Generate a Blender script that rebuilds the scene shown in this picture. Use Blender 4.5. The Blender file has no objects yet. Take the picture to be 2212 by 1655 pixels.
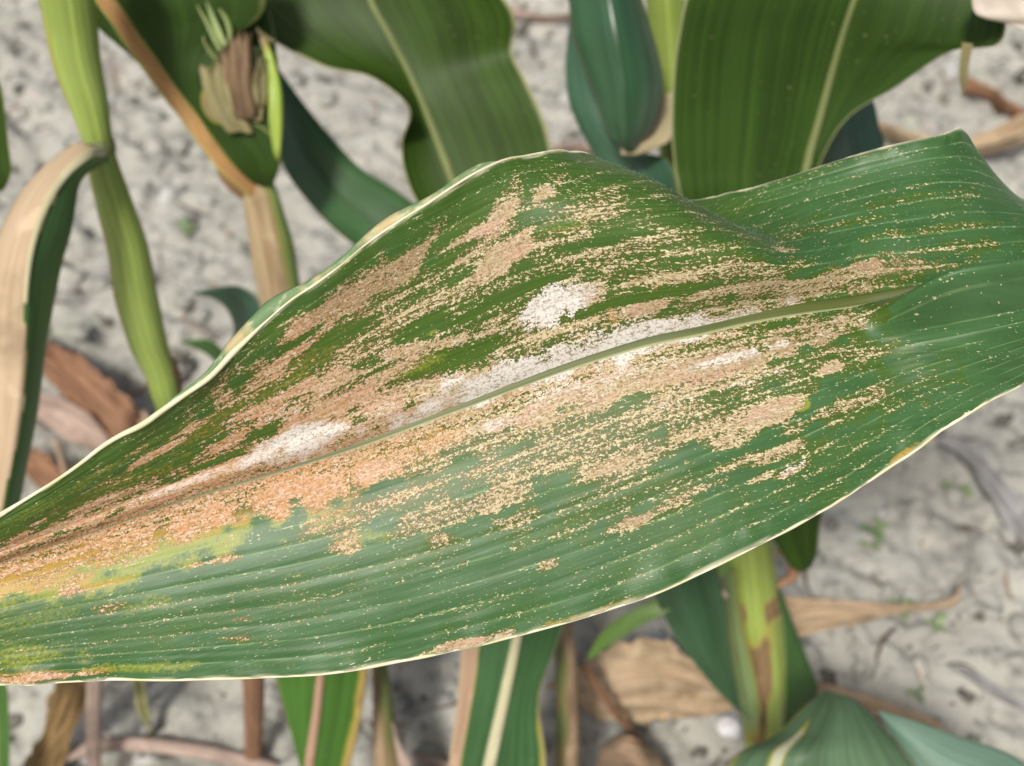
import bpy, bmesh, math, random
import numpy as np
from mathutils import Vector, Matrix, noise as mnoise

random.seed(7); rng = np.random.default_rng(7)
scene = bpy.context.scene
C = scene.collection

# ------------------------------------------------------------------ camera
CAM_H, PITCH, HFOV = 0.62, math.radians(55), math.radians(50)
W_, H_ = 2212.0, 1655.0                       # units in which the photo was measured
FPX = W_ / 2 / math.tan(HFOV / 2)
cam_d = bpy.data.cameras.new('camera'); cam = bpy.data.objects.new('camera', cam_d); C.objects.link(cam)
cam.location = (0, 0, CAM_H); cam.rotation_euler = (math.pi / 2 - PITCH, 0, 0)
cam_d.sensor_width = 36; cam_d.angle = HFOV; cam_d.clip_start = 0.01; cam_d.clip_end = 2000
cam_d.dof.use_dof = True; cam_d.dof.focus_distance = 0.252; cam_d.dof.aperture_fstop = 12.5
cam_d.dof.aperture_blades = 0
scene.camera = cam

# ------------------------------------------------------------------ sky, sun, exposure
SUN_EL, SUN_AZ = math.radians(62), math.radians(-150)   # azimuth from +Y, clockwise; sun behind the camera, to its left
world = bpy.data.worlds.new('World'); scene.world = world; world.use_nodes = True
wn = world.node_tree.nodes; wl = world.node_tree.links
bgn = wn['Background']; sky = wn.new('ShaderNodeTexSky'); sky.sky_type = 'NISHITA'; sky.sun_disc = False
sky.sun_elevation = SUN_EL; sky.sun_rotation = SUN_AZ; sky.air_density = 1.0; sky.dust_density = 6.0; sky.ozone_density = 1.0
wl.new(sky.outputs[0], bgn.inputs[0]); bgn.inputs[1].default_value = 0.066
sd = bpy.data.lights.new('sun', 'SUN'); sun = bpy.data.objects.new('sun', sd); C.objects.link(sun)
sd.energy = 2.6; sd.angle = math.radians(9); sd.color = (1, .96, .9)
sdir = Vector((math.sin(SUN_AZ) * math.cos(SUN_EL), math.cos(SUN_AZ) * math.cos(SUN_EL), math.sin(SUN_EL)))
sun.rotation_euler = sdir.to_track_quat('Z', 'Y').to_euler(); sun.location = sdir * 5
vs = scene.view_settings; vs.view_transform = 'Standard'; vs.look = 'None'; vs.gamma = 1; vs.use_curve_mapping = False
vs.exposure = 0.34
cy = scene.cycles; cy.max_bounces = 5; cy.diffuse_bounces = 3; cy.glossy_bounces = 2; cy.transmission_bounces = 3; cy.transparent_max_bounces = 4; cy.caustics_reflective = False; cy.caustics_refractive = False

# ------------------------------------------------------------------ placing helpers
FW = Vector((0, math.cos(PITCH), -math.sin(PITCH))); RT = Vector((1, 0, 0)); UP = Vector((0, math.sin(PITCH), math.cos(PITCH)))
CL = Vector((0, 0, CAM_H))
def P(x, y, d):
    return CL + d * (FW + RT * ((x - W_ / 2) / FPX) - UP * ((y - H_ / 2) / FPX))
def G(x, y, h=0.0):                           # the point of that sight line which lies h above the soil
    k = math.sin(PITCH) + math.cos(PITCH) * (y - H_ / 2) / FPX
    return P(x, y, (CAM_H - h) / k)
def px_of(p):
    q = p - np.array(CL); d = q @ np.array(FW)
    return W_ / 2 + FPX * (q @ np.array(RT)) / d, H_ / 2 - FPX * (q @ np.array(UP)) / d, d
def spline(pts, n):
    """Catmull-Rom through pts (k,...), n samples, uniform in index"""
    p = np.asarray(pts, float); k = len(p)
    e = np.concatenate([[2 * p[0] - p[1]], p, [2 * p[-1] - p[-2]]])
    x = np.linspace(0, k - 1, n); i = np.minimum(x.astype(int), k - 2); f = (x - i).reshape((-1,) + (1,) * (p.ndim - 1))
    a, b, c, d = e[i], e[i + 1], e[i + 2], e[i + 3]
    return .5 * (2 * b + (c - a) * f + (2 * a - 5 * b + 4 * c - d) * f ** 2 + (3 * b - a - 3 * c + d) * f ** 3)
def sstep(a, b, x):
    t = np.clip((x - a) / (b - a), 0, 1); return t * t * (3 - 2 * t)
_tab = rng.random((256, 256))
def vnoise(x, y):
    xi = np.floor(x).astype(int); yi = np.floor(y).astype(int); fx = x - xi; fy = y - yi
    fx = fx * fx * (3 - 2 * fx); fy = fy * fy * (3 - 2 * fy)
    g = lambda a, b: _tab[a & 255, b & 255]
    return (g(xi, yi) * (1 - fx) + g(xi + 1, yi) * fx) * (1 - fy) + (g(xi, yi + 1) * (1 - fx) + g(xi + 1, yi + 1) * fx) * fy
def fbm(x, y, o=4):
    s = 0; a = .5
    for k in range(o):
        s = s + a * vnoise(x * 2 ** k + 17.3 * k, y * 2 ** k + 5.1 * k); a *= .5
    return s

def mesh_obj(name, verts, faces, mat, parent=None, attrs=None, smooth=True, solid=0):
    me = bpy.data.meshes.new(name)
    me.from_pydata([tuple(v) for v in verts], [], [tuple(f) for f in faces])
    if smooth: me.polygons.foreach_set('use_smooth', [True] * len(me.polygons))
    for k, v in (attrs or {}).items():
        v = np.asarray(v, np.float32)
        if v.ndim == 1:
            a = me.attributes.new(k, 'FLOAT', 'POINT'); a.data.foreach_set('value', v)
        else:
            a = me.attributes.new(k, 'FLOAT_VECTOR', 'POINT'); a.data.foreach_set('vector', v.ravel())
    me.materials.append(mat); me.update()
    o = bpy.data.objects.new(name, me); C.objects.link(o)
    if parent: o.parent = parent; o.matrix_parent_inverse = Matrix.Translation(parent.location).inverted()
    if solid:
        m = o.modifiers.new('thickness', 'SOLIDIFY'); m.thickness = solid; m.offset = 0
    return o
def tag(o, label=None, cat=None, group=None, kind=None):
    for k, v in (('label', label), ('category', cat), ('group', group), ('kind', kind)):
        if v: o[k] = v
    return o
def thing(name, loc, label, cat, group=None):
    o = bpy.data.objects.new(name, None); C.objects.link(o); o.location = loc; o.empty_display_size = .03
    return tag(o, label, cat, group)
def grid_faces(nu, nv, closed=False):
    i, j = np.meshgrid(np.arange(nu - 1), np.arange(nv if closed else nv - 1), indexing='ij')
    j2 = (j + 1) % nv
    return np.stack([i * nv + j, i * nv + j2, (i + 1) * nv + j2, (i + 1) * nv + j], -1).reshape(-1, 4)

# ------------------------------------------------------------------ node helpers
class NT:
    def __init__(s, name):
        s.m = bpy.data.materials.new(name); s.m.use_nodes = True
        s.t = s.m.node_tree; s.n = s.t.nodes; s.bsdf = s.n['Principled BSDF']; s.out = s.n['Material Output']
    def put(s, sock, v):
        if isinstance(v, bpy.types.NodeSocket): s.t.links.new(v, sock)
        elif v is not None:
            if sock.type == 'RGBA' and len(v) == 3: v = tuple(v) + (1,)
            sock.default_value = v
    def attr(s, name, out='Fac'):
        n = s.n.new('ShaderNodeAttribute'); n.attribute_name = name; return n.outputs[out]
    def math(s, op, a, b=None, c=None, clamp=False):
        n = s.n.new('ShaderNodeMath'); n.operation = op; n.use_clamp = clamp
        for k, v in enumerate((a, b, c)):
            if v is not None: s.put(n.inputs[k], v)
        return n.outputs[0]
    def vmul(s, v, k):
        n = s.n.new('ShaderNodeVectorMath'); n.operation = 'MULTIPLY'; s.put(n.inputs[0], v); n.inputs[1].default_value = k; return n.outputs[0]
    def sep(s, v):
        n = s.n.new('ShaderNodeSeparateXYZ'); s.put(n.inputs[0], v); return n.outputs
    def noise(s, vec, scale, detail=2, rough=.5, off=None):
        if off is not None:
            q = s.n.new('ShaderNodeVectorMath'); q.operation = 'ADD'; s.put(q.inputs[0], vec); q.inputs[1].default_value = off; vec = q.outputs[0]
        n = s.n.new('ShaderNodeTexNoise'); s.put(n.inputs['Vector'], vec); n.inputs['Scale'].default_value = scale
        n.inputs['Detail'].default_value = detail; n.inputs['Roughness'].default_value = rough; return n.outputs[0]
    def voro(s, vec, scale, out='Distance', rnd=1):
        n = s.n.new('ShaderNodeTexVoronoi'); s.put(n.inputs['Vector'], vec); n.inputs['Scale'].default_value = scale
        n.inputs['Randomness'].default_value = rnd; return n.outputs[out]
    def ramp(s, x, a, b, lo=0, hi=1):
        n = s.n.new('ShaderNodeMapRange'); n.interpolation_type = 'SMOOTHSTEP'
        for k, v in enumerate((x, a, b, lo, hi)): s.put(n.inputs[k], v)
        return n.outputs[0]
    def mix(s, f, a, b, mode='MIX'):
        n = s.n.new('ShaderNodeMix'); n.data_type = 'RGBA'; n.blend_type = mode
        s.put(n.inputs[0], f); s.put(n.inputs[6], a); s.put(n.inputs[7], b); return n.outputs[2]
    def bump(s, h, strength, dist):
        n = s.n.new('ShaderNodeBump'); n.inputs['Strength'].default_value = strength; n.inputs['Distance'].default_value = dist
        s.put(n.inputs['Height'], h); s.t.links.new(n.outputs[0], s.bsdf.inputs['Normal']); return n.outputs[0]
    def fin(s, col, rough=.5, spec=.5, trans=0, sheen=0, tcol=None):
        s.put(s.bsdf.inputs['Base Color'], col); s.put(s.bsdf.inputs['Roughness'], rough)
        s.put(s.bsdf.inputs['Specular IOR Level'], spec)
        if sheen:
            s.bsdf.inputs['Sheen Weight'].default_value = sheen; s.bsdf.inputs['Sheen Roughness'].default_value = .35
            s.bsdf.inputs['Sheen Tint'].default_value = (.85, .95, .95, 1)
        if trans:
            t = s.n.new('ShaderNodeBsdfTranslucent'); s.put(t.inputs[0], tcol if tcol is not None else col)
            m = s.n.new('ShaderNodeMixShader'); m.inputs[0].default_value = trans
            s.t.links.new(s.bsdf.outputs[0], m.inputs[1]); s.t.links.new(t.outputs[0], m.inputs[2]); s.t.links.new(m.outputs[0], s.out.inputs[0])
        return s.m

# attributes on blades: co = (s metres along, t metres across, t normalised -1..1), dry 0..1
_lm = {}
def leaf_mat(name, green=(.045, .115, .028), green2=None, dry=(.55, .41, .27), dry2=(.38, .24, .13), margin=(.5, .5, .25), rough=.42, spec=.5,
             trans=.16, specks=.3, marg_w=.965, yellow=(.34, .33, .05)):
    if name in _lm: return _lm[name]
    n = NT(name); co = n.attr('co', 'Vector'); x, y, tn = n.sep(co); dr = n.attr('dry')
    v1 = n.noise(n.vmul(co, (1.5, 560, 0)), 1, 3, .65)
    v2 = n.noise(n.vmul(co, (2.5, 95, 0)), 1, 2, off=(3, 9, 0))
    lo = n.noise(n.vmul(co, (22, 60, 0)), 1, 3, off=(7, 1, 0))
    g2 = green2 or tuple(min(1, c * f) for c, f in zip(green, (1.75, 1.5, 1.4)))
    col = n.mix(n.ramp(lo, .35, .68), green, g2)
    col = n.mix(n.math('MULTIPLY', n.ramp(v1, .42, .7), .42), col, tuple(c * 1.9 for c in g2))
    col = n.mix(n.math('MULTIPLY', n.ramp(v2, .52, .66), .4), col, tuple(c * .62 for c in green))
    sp = n.noise(n.vmul(co, (420, 620, 0)), 1, 1, off=(1, 2, 0)); sp2 = n.noise(n.vmul(co, (30, 50, 0)), 1, 2, off=(11, 2, 0))
    col = n.mix(n.math('MULTIPLY', n.ramp(n.math('ADD', sp, n.math('MULTIPLY', sp2, .35)), .93, .98), specks), col, (.55, .5, .28))
    # drying: yellow front, then straw
    brk = n.noise(n.vmul(co, (45, 160, 0)), 1, 4, off=(5, 5, 0))
    f = n.math('ADD', dr, n.math('MULTIPLY', n.math('SUBTRACT', brk, .5), .55))
    col = n.mix(n.ramp(f, .28, .48), col, yellow)
    st = n.noise(n.vmul(co, (14, 520, 0)), 1, 4, .65, off=(2, 2, 0)); bl = n.noise(n.vmul(co, (35, 45, 0)), 1, 4, off=(8, 2, 0))
    dc = n.mix(n.ramp(st, .3, .7), dry2, dry)
    dc = n.mix(n.math('MULTIPLY', n.ramp(bl, .5, .7), .7), dc, tuple(c * .6 for c in dry2))
    dc = n.mix(n.math('MULTIPLY', n.ramp(n.noise(n.vmul(co, (60, 110, 0)), 1, 4, off=(18, 2, 0)), .55, .7), .5), dc, tuple(min(.85, c * 1.35) for c in dry))
    col = n.mix(n.ramp(f, .45, .62), col, dc)
    ab = n.math('ABSOLUTE', tn)
    if marg_w < 1: col = n.mix(n.math('MULTIPLY', n.ramp(ab, marg_w, .995), .8), col, margin)
    n.bump(n.math('ADD', v1, n.math('MULTIPLY', st, .6)), .35, .0006)
    _lm[name] = n.fin(col, n.ramp(f, .4, .6, rough, .75), spec, trans)
    return _lm[name]

def blade(name, st, mat, parent=None, nu=70, nv=17, dry=None, cup=0.0, wave=0.0, wf=3.0, solid=.0004, label=None, seed=0, crumple=0.0, ragged_edge=0.0):
    """st: stations of (left, right) or (left, mid, right) points; cup lifts the middle away from the chord (metres, + = towards the camera)"""
    A = []
    for s_ in st:
        if len(s_) == 2:
            l, r = Vector(s_[0]), Vector(s_[1]); m = (l + r) / 2
            m = m + (CL - m).normalized() * cup * min(1, (l - r).length / .04)
        else: l, m, r = (Vector(q) for q in s_)
        A.append([l, m, r])
    A = spline(np.array(A), nu)
    t = np.linspace(-1, 1, nv); tt = t.reshape(1, -1, 1)
    L, M, R = A[:, 0:1], A[:, 1:2], A[:, 2:3]
    # each half a gentle curve: blend of the kinked line and the parabola through the three points
    kink = np.where(tt < 0, M + (L - M) * -tt, M + (R - M) * tt)
    para = M + (R - L) * .5 * tt + ((R + L) * .5 - M) * tt ** 2
    V = kink * .45 + para * .55
    ds = np.r_[0, np.cumsum(np.linalg.norm(np.diff(A[:, 1], axis=0), axis=1))]
    hw = np.linalg.norm(A[:, 2] - A[:, 0], axis=1) / 2
    if wave:
        nrm = np.array(CL) - V; nrm /= np.linalg.norm(nrm, axis=2, keepdims=True)
        w = (vnoise(ds[:, None] * wf * 10 + seed * 7.7 + (t[None] > 0) * 31., np.full((nu, nv), seed * 3.1)) - .5) * 2
        V = V + nrm * (w * np.abs(t)[None] ** 1.5 * wave)[..., None]
    if ragged_edge:
        jag = (fbm(ds[:, None] * 160 + seed * 5.3 + (t[None] > 0) * 47., np.full((nu, nv), seed * 1.7), 3) - .45) * ragged_edge
        V = V + (V - M) * (jag * np.abs(t)[None] ** 3)[..., None]
    if crumple:
        up_ = np.array([0, -.3, 1.]); Tm = hw[:, None] * t[None]
        cr = np.abs(fbm(ds[:, None] * 10 + seed * 3.3, Tm * 190 + seed * 9.1, 3) - .47) * 1.8 + (fbm(ds[:, None] * 60 + seed, Tm * 240 + 4, 2) - .37) * .5
        V = V + up_ * (cr * crumple)[..., None]
    S = np.repeat(ds[:, None], nv, 1); T = (hw.mean() * .6 + hw[:, None] * .0 + hw.max() * .4) * t[None] + 0 * S; TN = np.repeat(t[None], nu, 0)
    U = np.repeat(np.linspace(0, 1, nu)[:, None], nv, 1)
    dv = np.zeros((nu, nv)) if dry is None else np.broadcast_to(np.asarray(dry(U, TN), float), (nu, nv))
    co = np.stack([S + seed * 1.37, T + seed * .211, TN], -1).reshape(-1, 3)
    o = mesh_obj(name, V.reshape(-1, 3), grid_faces(nu, nv), mat, parent, {'co': co, 'dry': dv.ravel()}, solid=solid)
    if label: o['label'] = label
    o['_'] = 0; del o['_']
    return o, A[:, 1]

def tube(name, pts, rad, mat, parent=None, n=18, nu=None, dry=None, flat=1.0, seed=0, cap=True, smooth_path=True):
    """tapering round stem through pts; rad in metres per point"""
    pts = np.array([tuple(p) for p in pts], float); rad = np.array(rad, float)
    nu = nu or max(12, 6 * len(pts))
    X = spline(pts, nu) if smooth_path else np.array(pts); Rr = spline(rad[:, None], nu)[:, 0] if smooth_path else rad
    nu = len(X); T = np.gradient(X, axis=0); T /= np.linalg.norm(T, axis=1, keepdims=True)
    toc = np.array(CL) - X; b = np.cross(T, toc); b /= np.linalg.norm(b, axis=1, keepdims=True); c = np.cross(b, T)
    a = np.linspace(0, 2 * math.pi, n, endpoint=False)
    V = X[:, None] + (b[:, None] * np.cos(a)[None, :, None] + c[:, None] * (np.sin(a) * flat)[None, :, None]) * Rr[:, None, None]
    s_ = np.r_[0, np.cumsum(np.linalg.norm(np.diff(X, axis=0), axis=1))]
    S = np.repeat(s_[:, None], n, 1); AA = np.repeat(a[None], nu, 0); U = np.repeat(np.linspace(0, 1, nu)[:, None], n, 1)
    tq = np.cos(AA) * Rr[:, None]
    co = np.stack([S + seed * 1.7, tq + seed * .31, np.cos(AA) * .9], -1).reshape(-1, 3)
    dv = np.zeros((nu, n)) if dry is None else np.broadcast_to(np.asarray(dry(U, np.cos(AA)), float), (nu, n))
    F = [tuple(f) for f in grid_faces(nu, n, True)]
    if cap: F += [tuple(range(n))[::-1], tuple((nu - 1) * n + k for k in range(n))]
    return mesh_obj(name, V.reshape(-1, 3), F, mat, parent, {'co': co, 'dry': dv.ravel()})
def rpx(w, d): return w * d / FPX              # width measured in photo units -> metres at depth d

def midrib(parent, line, w0, w1, mat, lift=.0006, flat=.45, i0=0, i1=None, dry=None):
    line = line[i0:i1]; k = max(1, len(line) // 14); pts = list(line[::k])
    if not np.allclose(pts[-1], line[-1]): pts.append(line[-1])
    pts = [Vector(p) + (CL - Vector(p)).normalized() * lift for p in pts]
    r = np.linspace(w0, w1, len(pts)) / 2
    return tube('midrib', pts, r, mat, parent, n=12, nu=50, flat=flat, dry=dry)

# ================================================================== THE SETTING: soil
def build_soil():
    def axis(lo, hi, step, far):
        a = list(np.arange(lo, hi + 1e-6, step)); g = step
        while a[-1] < far: g *= 1.35; a.append(a[-1] + g)
        g = step; b = []; x = lo
        while x > -far: g *= 1.35; x -= g; b.append(x)
        return np.array(b[::-1] + a)
    X = axis(-.72, .72, .0036, 400); Y = axis(-.05, 1.25, .0036, 400)
    gx, gy = np.meshgrid(X, Y, indexing='ij')
    near = np.exp(-np.maximum(0, np.maximum(np.abs(gx) - .8, np.abs(gy - .6) - .8)) * 2)
    # streaky diagonal crust, clods, crumbs
    rx = gx * .86 - gy * .5; ry = gx * .5 + gy * .86
    big = fbm(gx * 5 + 3, gy * 5 + 8, 2) - .47
    clod = np.abs(fbm(rx * 17 + 40, ry * 34 + 11, 3) - .47); fine = fbm(rx * 70 + 5, ry * 110 + 9, 3) - .47
    lump = np.maximum(0, fbm(gx * 30 + 90, gy * 42 + 20, 3) - .5)
    z = big * .026 + np.minimum(clod, .16) * .055 + lump * .075 + fine * .013 - .013
    z *= near
    nu, nv = gx.shape
    V = np.stack([gx, gy, z], -1).reshape(-1, 3)
    n = NT('pale_sandy_soil'); tc = n.n.new('ShaderNodeTexCoord').outputs['Object']
    a = n.noise(tc, 9, 4, .6); b = n.noise(n.vmul(tc, (45, 70, 45)), 1, 4, .65); c = n.noise(tc, 260, 3, .6); e = n.noise(n.vmul(tc, (90, 140, 60)), 1, 3, .6, off=(3, 1, 0))
    col = n.mix(n.ramp(a, .3, .7), (.325, .319, .281), (.475, .467, .415))
    col = n.mix(n.math('MULTIPLY', n.ramp(b, .53, .66), .75), col, (.17, .16, .15))
    col = n.mix(n.math('MULTIPLY', n.ramp(n.noise(n.vmul(tc, (20, 34, 20)), 1, 5, .65, off=(9, 2, 0)), .52, .66), .65), col, (.17, .16, .155))
    col = n.mix(n.math('MULTIPLY', n.ramp(e, .61, .7), .6), col, (.1, .092, .09))
    col = n.mix(n.math('MULTIPLY', n.ramp(c, .35, .75), .3), col, (.56, .555, .49))
    gr = n.noise(tc, 14, 3, .6, off=(4, 4, 0))
    col = n.mix(n.math('MULTIPLY', n.ramp(gr, .6, .72), .22), col, (.3, .36, .2))
    n.bump(c, .6, .002)
    m = n.fin(col, .95, .2)
    o = mesh_obj('ground', V, grid_faces(nu, nv), m); tag(o, kind='structure')
    from mathutils.bvhtree import BVHTree
    return o, V, grid_faces(nu, nv)
ground, gV, gF = build_soil()
from mathutils.bvhtree import BVHTree
_sel = np.all(np.abs(gV[gF].mean(1)[:, :2] - np.array([0, .6])) < 1.0, axis=1)
soil_bvh = BVHTree.FromPolygons([tuple(v) for v in gV], [tuple(f) for f in gF[_sel]])
def soil_z(x, y):
    h = soil_bvh.ray_cast(Vector((x, y, 1)), Vector((0, 0, -1)))
    return h[0].z if h[0] is not None else 0.0

# loose crumbs and clods
def crumbs():
    ico = bmesh.new(); bmesh.ops.create_icosphere(ico, subdivisions=1, radius=1)
    bv = np.array([tuple(v.co) for v in ico.verts]); bf = [tuple(v.index for v in f.verts) for f in ico.faces]; ico.free()
    V, F, T = [], [], []
    for k in range(8000):
        x = random.uniform(-.7, .7); y = random.uniform(-.02, 1.15)
        r = .0012 + .0075 * random.random() ** 4
        sc_ = np.array([random.uniform(.8, 2.0), random.uniform(.6, 1.2), random.uniform(.45, .9)]) * r
        a = random.gauss(.5, .6); ca, sa = math.cos(a), math.sin(a)
        v = (bv * (1 + (rng.random((len(bv), 1)) - .5) * .55)) * sc_
        v = np.stack([v[:, 0] * ca - v[:, 1] * sa, v[:, 0] * sa + v[:, 1] * ca, v[:, 2]], 1) + np.array([x, y, soil_z(x, y) + r * .15])
        o = len(V) * len(bv); V.append(v); F += [tuple(i + o for i in f) for f in bf]; T += [random.random()] * len(bv)
    n = NT('soil_crumb'); t = n.attr('tone')
    col = n.mix(n.ramp(t, .06, .3), (.13, .122, .105), (.36, .355, .315)); col = n.mix(n.ramp(t, .86, .95), col, (.52, .52, .5))
    m = n.fin(col, .95, .2)
    o = mesh_obj('soil_crumbs', np.concatenate(V), F, m, attrs={'tone': T}); tag(o, 'loose pale and dark crumbs strewn over the sandy soil', 'soil crumbs', kind='stuff')
def litter():
    V, F, T = [], [], []
    for k in range(620):
        x = random.uniform(-.7, .7); y = random.uniform(0, 1.15)
        l = random.uniform(.006, .04) * (.6 + random.random()); w = random.uniform(.0005, .0024); a = random.gauss(-.5, .8)
        dx, dy = math.cos(a), math.sin(a); o = len(V); bend = random.uniform(-.2, .2)
        for i in range(5):
            u = (i / 4 - .5) * l; q = bend * (u * u) / l * 4; ww = w * (1 - abs(i - 2) / 2.6)
            px, py = x + dx * u - dy * q, y + dy * u + dx * q; z = soil_z(px, py)
            for s in (-1, 0, 1): V.append((px - dy * ww * s, py + dx * ww * s, z + .0012 + (.0012 if s == 0 else 0)))
        for i in range(4):
            for j in range(2): F.append((o + i * 3 + j, o + i * 3 + j + 1, o + i * 3 + j + 4, o + i * 3 + j + 3))
        T += [random.random()] * 15
    n = NT('litter_straw'); t = n.attr('tone')
    col = n.mix(n.ramp(t, .3, .5), (.1, .075, .06), (.3, .22, .17)); col = n.mix(n.ramp(t, .72, .9), col, (.58, .52, .46))
    o = mesh_obj('straw_litter', V, F, n.fin(col, .9, .2), attrs={'tone': T}, smooth=False); tag(o, 'thin dark and straw coloured plant scraps scattered on the soil', 'plant litter', kind='stuff')
crumbs(); litter()

# ================================================================== THE BLIGHTED LEAF
FOC = .25
def main_leaf():
    # stations along the blade: midrib, lower edge, upper rows (1/3, 2/3, edge); each x, y, extra depth
    st = [
     # mid              lower edge          up 1/3              up 2/3              up edge
     ((-900,1520, .00), (-880,1540, .00), (-905,1512, .00), (-910,1505, .00), (-915,1500, .00)),
     ((-560,1410, .00), (-525,1535, .00), (-568,1385, .00), (-575,1365, .00), (-580,1345, .00)),
     ((-260,1305, .00), (-220,1500, .00), (-266,1275,-.002), (-272,1250,-.004), (-280,1225,-.004)),
     ((0,1215, .004),   (50,1477, .00),   (-8,1178,-.002),  (-16,1148,-.006), (-22,1124,-.008)),
     ((200,1150, .005), (260,1470, .00),  (180,1098,-.002), (164,1054,-.008), (150,1018,-.012)),
     ((400,1080, .006), (480,1466, .00),  (374,1012,-.002), (350,952,-.008),  (330,899,-.014)),
     ((600,1020, .007), (700,1455, .00),  (568,926,-.002),  (536,838,-.008),  (508,760,-.015)),
     ((800,955, .008),  (930,1418, .00),  (760,832,-.002),  (722,715,-.008),  (690,606,-.015)),
     ((1000,880, .008), (1160,1364, .00), (952,738,-.002),  (910,600,-.008),  (872,472,-.014)),
     ((1200,805, .008), (1390,1292, .00), (1148,648,-.002), (1100,496,-.008), (1062,357,-.010)),
     ((1380,748, .008), (1600,1196, .00), (1330,590,-.003), (1280,445,-.008), (1190,326, .000)),
     ((1500,722, .008), (1730,1130, .002),(1490,560,-.004), (1425,412,-.002), (1262,326, .010)),
     ((1600,699, .009), (1830,1074, .004),(1610,545,-.002), (1505,445, .012), (1345,382, .022)),
     ((1700,680, .010), (1920,1012, .006),(1715,556, .006), (1590,488, .022), (1440,438, .032)),
     ((1800,666, .012), (2000,953, .008), (1800,545, .012), (1690,462, .026), (1600,412, .034)),
     ((1900,655, .014), (2075,905, .008), (1880,530, .014), (1800,435, .024), (1745,366, .030)),
     ((2020,645, .015), (2150,862, .008), (1990,520, .014), (1920,405, .022), (1890,326, .026)),
     ((2160,632, .015), (2240,812, .010), (2120,505, .016), (2040,385, .022), (2030,292, .024)),
     ((2300,612, .015), (2350,765, .012), (2240,500, .022), (2150,400, .030), (2092,288, .030)),
     ((2450,588, .012), (2480,700, .012), (2400,510, .030), (2290,470, .045), (2180,420, .048)),
     ((2620,556, .010), (2640,640, .012), (2600,520, .024), (2520,490, .036), (2450,460, .04)),
     ((2900,490, .015), (2910,560, .016), (2895,470, .02), (2880,455, .024), (2870,440, .028)),
     ((3240,405, .03), (3240,450, .03), (3240,392, .032), (3240,380, .034), (3240,370, .036)),
     ((3540,345, .04), (3540,370, .04), (3540,338, .04), (3540,330, .04), (3540,325, .04)),
    ]
    mid = np.array([P(a[0], a[1], FOC + a[2]) for a, *_ in st]); low = np.array([P(b[0], b[1], FOC + b[2]) for _, b, *_ in st])
    ups = [np.array([P(s_[k][0], s_[k][1], FOC + s_[k][2]) for s_ in st]) for k in (2, 3, 4)]
    nu, nh = 520, 84
    Ms = spline(mid, nu); Ls = spline(low, nu); U1, U2, U3 = (spline(q, nu) for q in ups)
    v = np.linspace(0, 1, nh)
    # lower half: rises from the rib channel, then nearly flat, rolls over a little at the margin; crest beside the rib at the right
    toc = np.array(CL)[None] - Ms; toc /= np.linalg.norm(toc, axis=1, keepdims=True)
    k = np.linspace(0, len(st) - 1, nu)
    crest = .005 + .010 * sstep(14.2, 17, k)
    lw = Ms[:, None] + (Ls - Ms)[:, None] * v[None, :, None]
    bulge = np.sin(np.pi * np.clip(v, 0, 1) ** .55) ** 1.0
    narrow = np.exp(-((v - .12) / .1) ** 2)
    lw = lw + toc[:, None] * (crest[:, None] * bulge[None])[..., None] * .9
    lw = lw + (toc[:, None] * (sstep(14.2, 16.2, k)[:, None] * narrow[None] * .014)[..., None])
    lw = lw + np.array(UP) * (sstep(14.2, 16.5, k)[:, None] * narrow[None] * .0090)[..., None]
    up = np.stack([spline(np.stack([Ms[i], U1[i], U2[i], U3[i]]), nh) for i in range(nu)])
    up = up + toc[:, None] * (np.exp(-((v - .10) / .07) ** 2)[None] * (.0016 * (1 - sstep(8, 12, k)))[:, None])[..., None]
    V = np.concatenate([lw[:, ::-1], up[:, 1:]], 1)             # columns: lower edge ... rib ... upper edge
    vv = np.r_[-v[::-1], v[1:]]; nv = len(vv)
    s_mm = np.r_[0, np.cumsum(np.linalg.norm(np.diff(Ms, axis=0), axis=1))] * 1000
    half = np.where(vv[None] < 0, np.linalg.norm(Ls - Ms, axis=1)[:, None], np.linalg.norm(np.diff(up, axis=1), axis=2).sum(1)[:, None]) * 1000
    # real normals, side veins raised, blade softly buckled
    du = np.gradient(V, axis=0); dv_ = np.gradient(V, axis=1); N = np.cross(du, dv_); N /= np.linalg.norm(N, axis=2, keepdims=True) + 1e-12
    if (N[nu // 2, 40] @ toc[nu // 2]) < 0: N = -N
    S = np.repeat(s_mm[:, None], nv, 1); VV = np.repeat(vv[None], nu, 0)
    ph = np.abs(VV) * 11; rel = -.00009 * np.exp(-((ph - np.round(ph)) / .10) ** 2) * sstep(.03, .1, np.abs(VV))
    rel = rel + (fbm(S * .045 + 5, VV * 3.2 + 20, 3) - .47) * .0010 * sstep(.0, .2, np.abs(VV)) + (fbm(S * .02, VV * 40 + 9, 2) - .4) * .0003
    # ragged ruffle of the margin
    rel = rel + (fbm(S * .10 + 50, VV * 2 + 70, 3) - .45) * .004 * sstep(.8, 1, np.abs(VV))
    V = V + N * rel[..., None]
    px, py, pd = px_of(V.reshape(-1, 3)); px = px.reshape(nu, nv); py = py.reshape(nu, nv); pd = pd.reshape(nu, nv)
    mm = FOC / FPX * 1000
    def where(x, y, back=False):
        d2 = (px - x) ** 2 + (py - y) ** 2 + ((-pd if back else pd) * 300)
        i, j = np.unravel_index(np.argmin(d2), d2.shape); return s_mm[i], vv[j], half[i, j]
    A = {q: np.zeros((nu, nv)) for q in ('dens', 'white', 'orange', 'brown', 'clear', 'yellow')}
    warm = np.maximum(sstep(-.05, .15, VV) * (1 - .6 * sstep(1500, 1900, px)), sstep(500, -100, px))
    wob = (fbm(S * .22, VV * 14 + 3, 3) - .46)
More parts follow.
